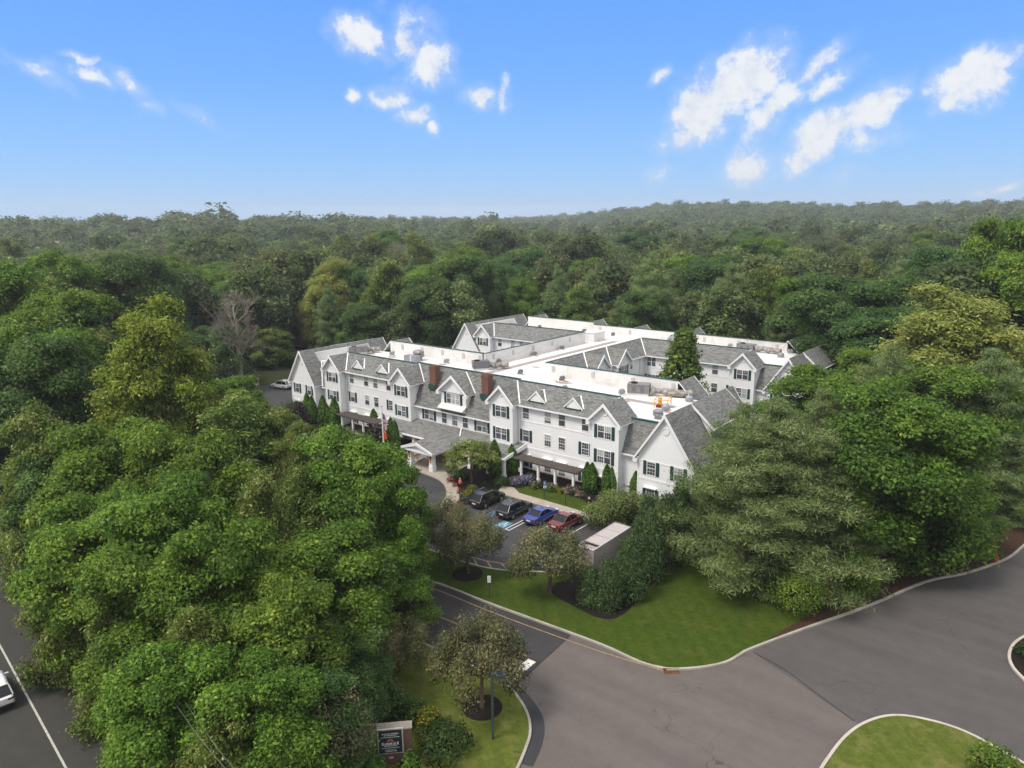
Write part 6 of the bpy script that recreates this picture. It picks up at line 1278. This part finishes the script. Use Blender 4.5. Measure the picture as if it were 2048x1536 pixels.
for (d, x, y, px) in rest:
    h = rg.uniform(11, 23) * (1.35 if rg.random() < .07 else 1) * (1.5 if 600 < d < 1000 and px < 1000 and rg.random() < .05 else 1); r = (h * rg.uniform(.24, .36) + 1) * max(1, d * .0068 / 8.6) ** .8; co.append((x, y, float(ground_z(x, y)) - .3)); sc.append((r / 5, r / 5, h / 17)); ro.append((0, 0, rg.uniform(0, 6.28))); ix.append((int(rg.integers(0, 6)) if rg.random() < .6 else 6 + int(rg.integers(0, 9))) if d < 480 else 15 + int(rg.integers(0, 4)))
me = bpy.data.meshes.new('far_woods'); me.from_pydata(co, [], [])
for nme, typ, dat in (('scl', 'FLOAT_VECTOR', sc), ('rot', 'FLOAT_VECTOR', ro)): a = me.attributes.new(nme, typ, 'POINT'); a.data.foreach_set('vector', np.array(dat, np.float32).ravel())
a = me.attributes.new('idx', 'INT', 'POINT'); a.data.foreach_set('value', np.array(ix, np.int32))
fw = bpy.data.objects.new('far_woods', me); COL.objects.link(fw); fw['kind'] = 'stuff'; fw['label'] = 'green woods stretching to the horizon'
ng = bpy.data.node_groups.new('woods', 'GeometryNodeTree'); ng.interface.new_socket('Geometry', in_out='INPUT', socket_type='NodeSocketGeometry'); ng.interface.new_socket('Geometry', in_out='OUTPUT', socket_type='NodeSocketGeometry')
gi = ng.nodes.new('NodeGroupInput'); go = ng.nodes.new('NodeGroupOutput'); iop = ng.nodes.new('GeometryNodeInstanceOnPoints'); ci = ng.nodes.new('GeometryNodeCollectionInfo')
ci.inputs['Collection'].default_value = pc; ci.inputs['Separate Children'].default_value = True; ci.inputs['Reset Children'].default_value = True; iop.inputs['Pick Instance'].default_value = True
def na(nme, typ): n = ng.nodes.new('GeometryNodeInputNamedAttribute'); n.data_type = typ; n.inputs['Name'].default_value = nme; return n.outputs['Attribute']
ng.links.new(gi.outputs[0], iop.inputs['Points']); ng.links.new(ci.outputs[0], iop.inputs['Instance']); ng.links.new(na('idx', 'INT'), iop.inputs['Instance Index']); ng.links.new(na('scl', 'FLOAT_VECTOR'), iop.inputs['Scale'])
er = ng.nodes.new('FunctionNodeEulerToRotation'); ng.links.new(na('rot', 'FLOAT_VECTOR'), er.inputs[0]); ng.links.new(er.outputs[0], iop.inputs['Rotation']); ng.links.new(iop.outputs[0], go.inputs[0])
fw.modifiers.new('woods', 'NODES').node_group = ng

# ---- houses among the trees
def house(px, py, D, w, h, rz_, wall, roof, label, dl=9):
    p = dp(px, py, D); gz = float(ground_z(p.x, p.y)); H = p.z - gz; t = thing('house', label, 'house', (p.x, p.y, gz), rz_); b = MB(); e = H - h
    b.box(-dl / 2, dl / 2, -w / 2, w / 2, 0, e, M[wall]); b.build('wall', t)
    b = MB(); b.prism([(-dl / 2 - .4, -w / 2 - .5, e), (-dl / 2 - .4, w / 2 + .5, e), (-dl / 2 - .4, 0, H)], [(dl / 2 + .4, -w / 2 - .5, e), (dl / 2 + .4, w / 2 + .5, e), (dl / 2 + .4, 0, H)], M[roof]); b.build('roof', t)
    for k in (-2, 0, 2): b = MB(); b.box(k - .5, k + .5, -w / 2 - .05, -w / 2 + .02, e - 1.9, e - .6, M['glass']); b.build('window', t)
house(457, 471, 640, 12, 4, .2, 'wall_tan', 'roof_orange', 'far house with a bright orange roof among the left woods', 16)
house(1873, 462, 420, 8, 3, 1.0, 'white', 'roof_brown', 'white gabled house among the trees of the right hillside', 10)
house(1287, 632, 168, 9, 3, .6, 'wall_tan', 'roof_brown', 'tan house with brown roof behind the rear wing', 11)
house(778, 604, 205, 10, 2.5, .3, 'white', 'roof_brown', 'white house behind the small leafless tree', 13)
house(112, 482, 600, 10, 3, .3, 'wall_tan', 'roof_brown', 'pale house low among the far left woods', 18)
# ---- haze
hb = MB(); hb.box(-3500, 3500, -400, 3500, -2.5, 120, None); hz_ = None
hm = bpy.data.materials.new('haze'); hm.use_nodes = True; hn = hm.node_tree.nodes; hn.remove(hn['Principled BSDF']); pv = hn.new('ShaderNodeVolumePrincipled'); pv.inputs['Density'].default_value = .00022; pv.inputs['Color'].default_value = (.86, .9, .95, 1); pv.inputs['Anisotropy'].default_value = .2
hm.node_tree.links.new(pv.outputs[0], hn['Material Output'].inputs['Volume'])
hb.ms = [hm]; hz_ = hb.build('haze'); hz_['kind'] = 'stuff'; hz_['label'] = 'thin pale haze over the far woods'
cy.volume_step_rate = 10; cy.volume_max_steps = 64
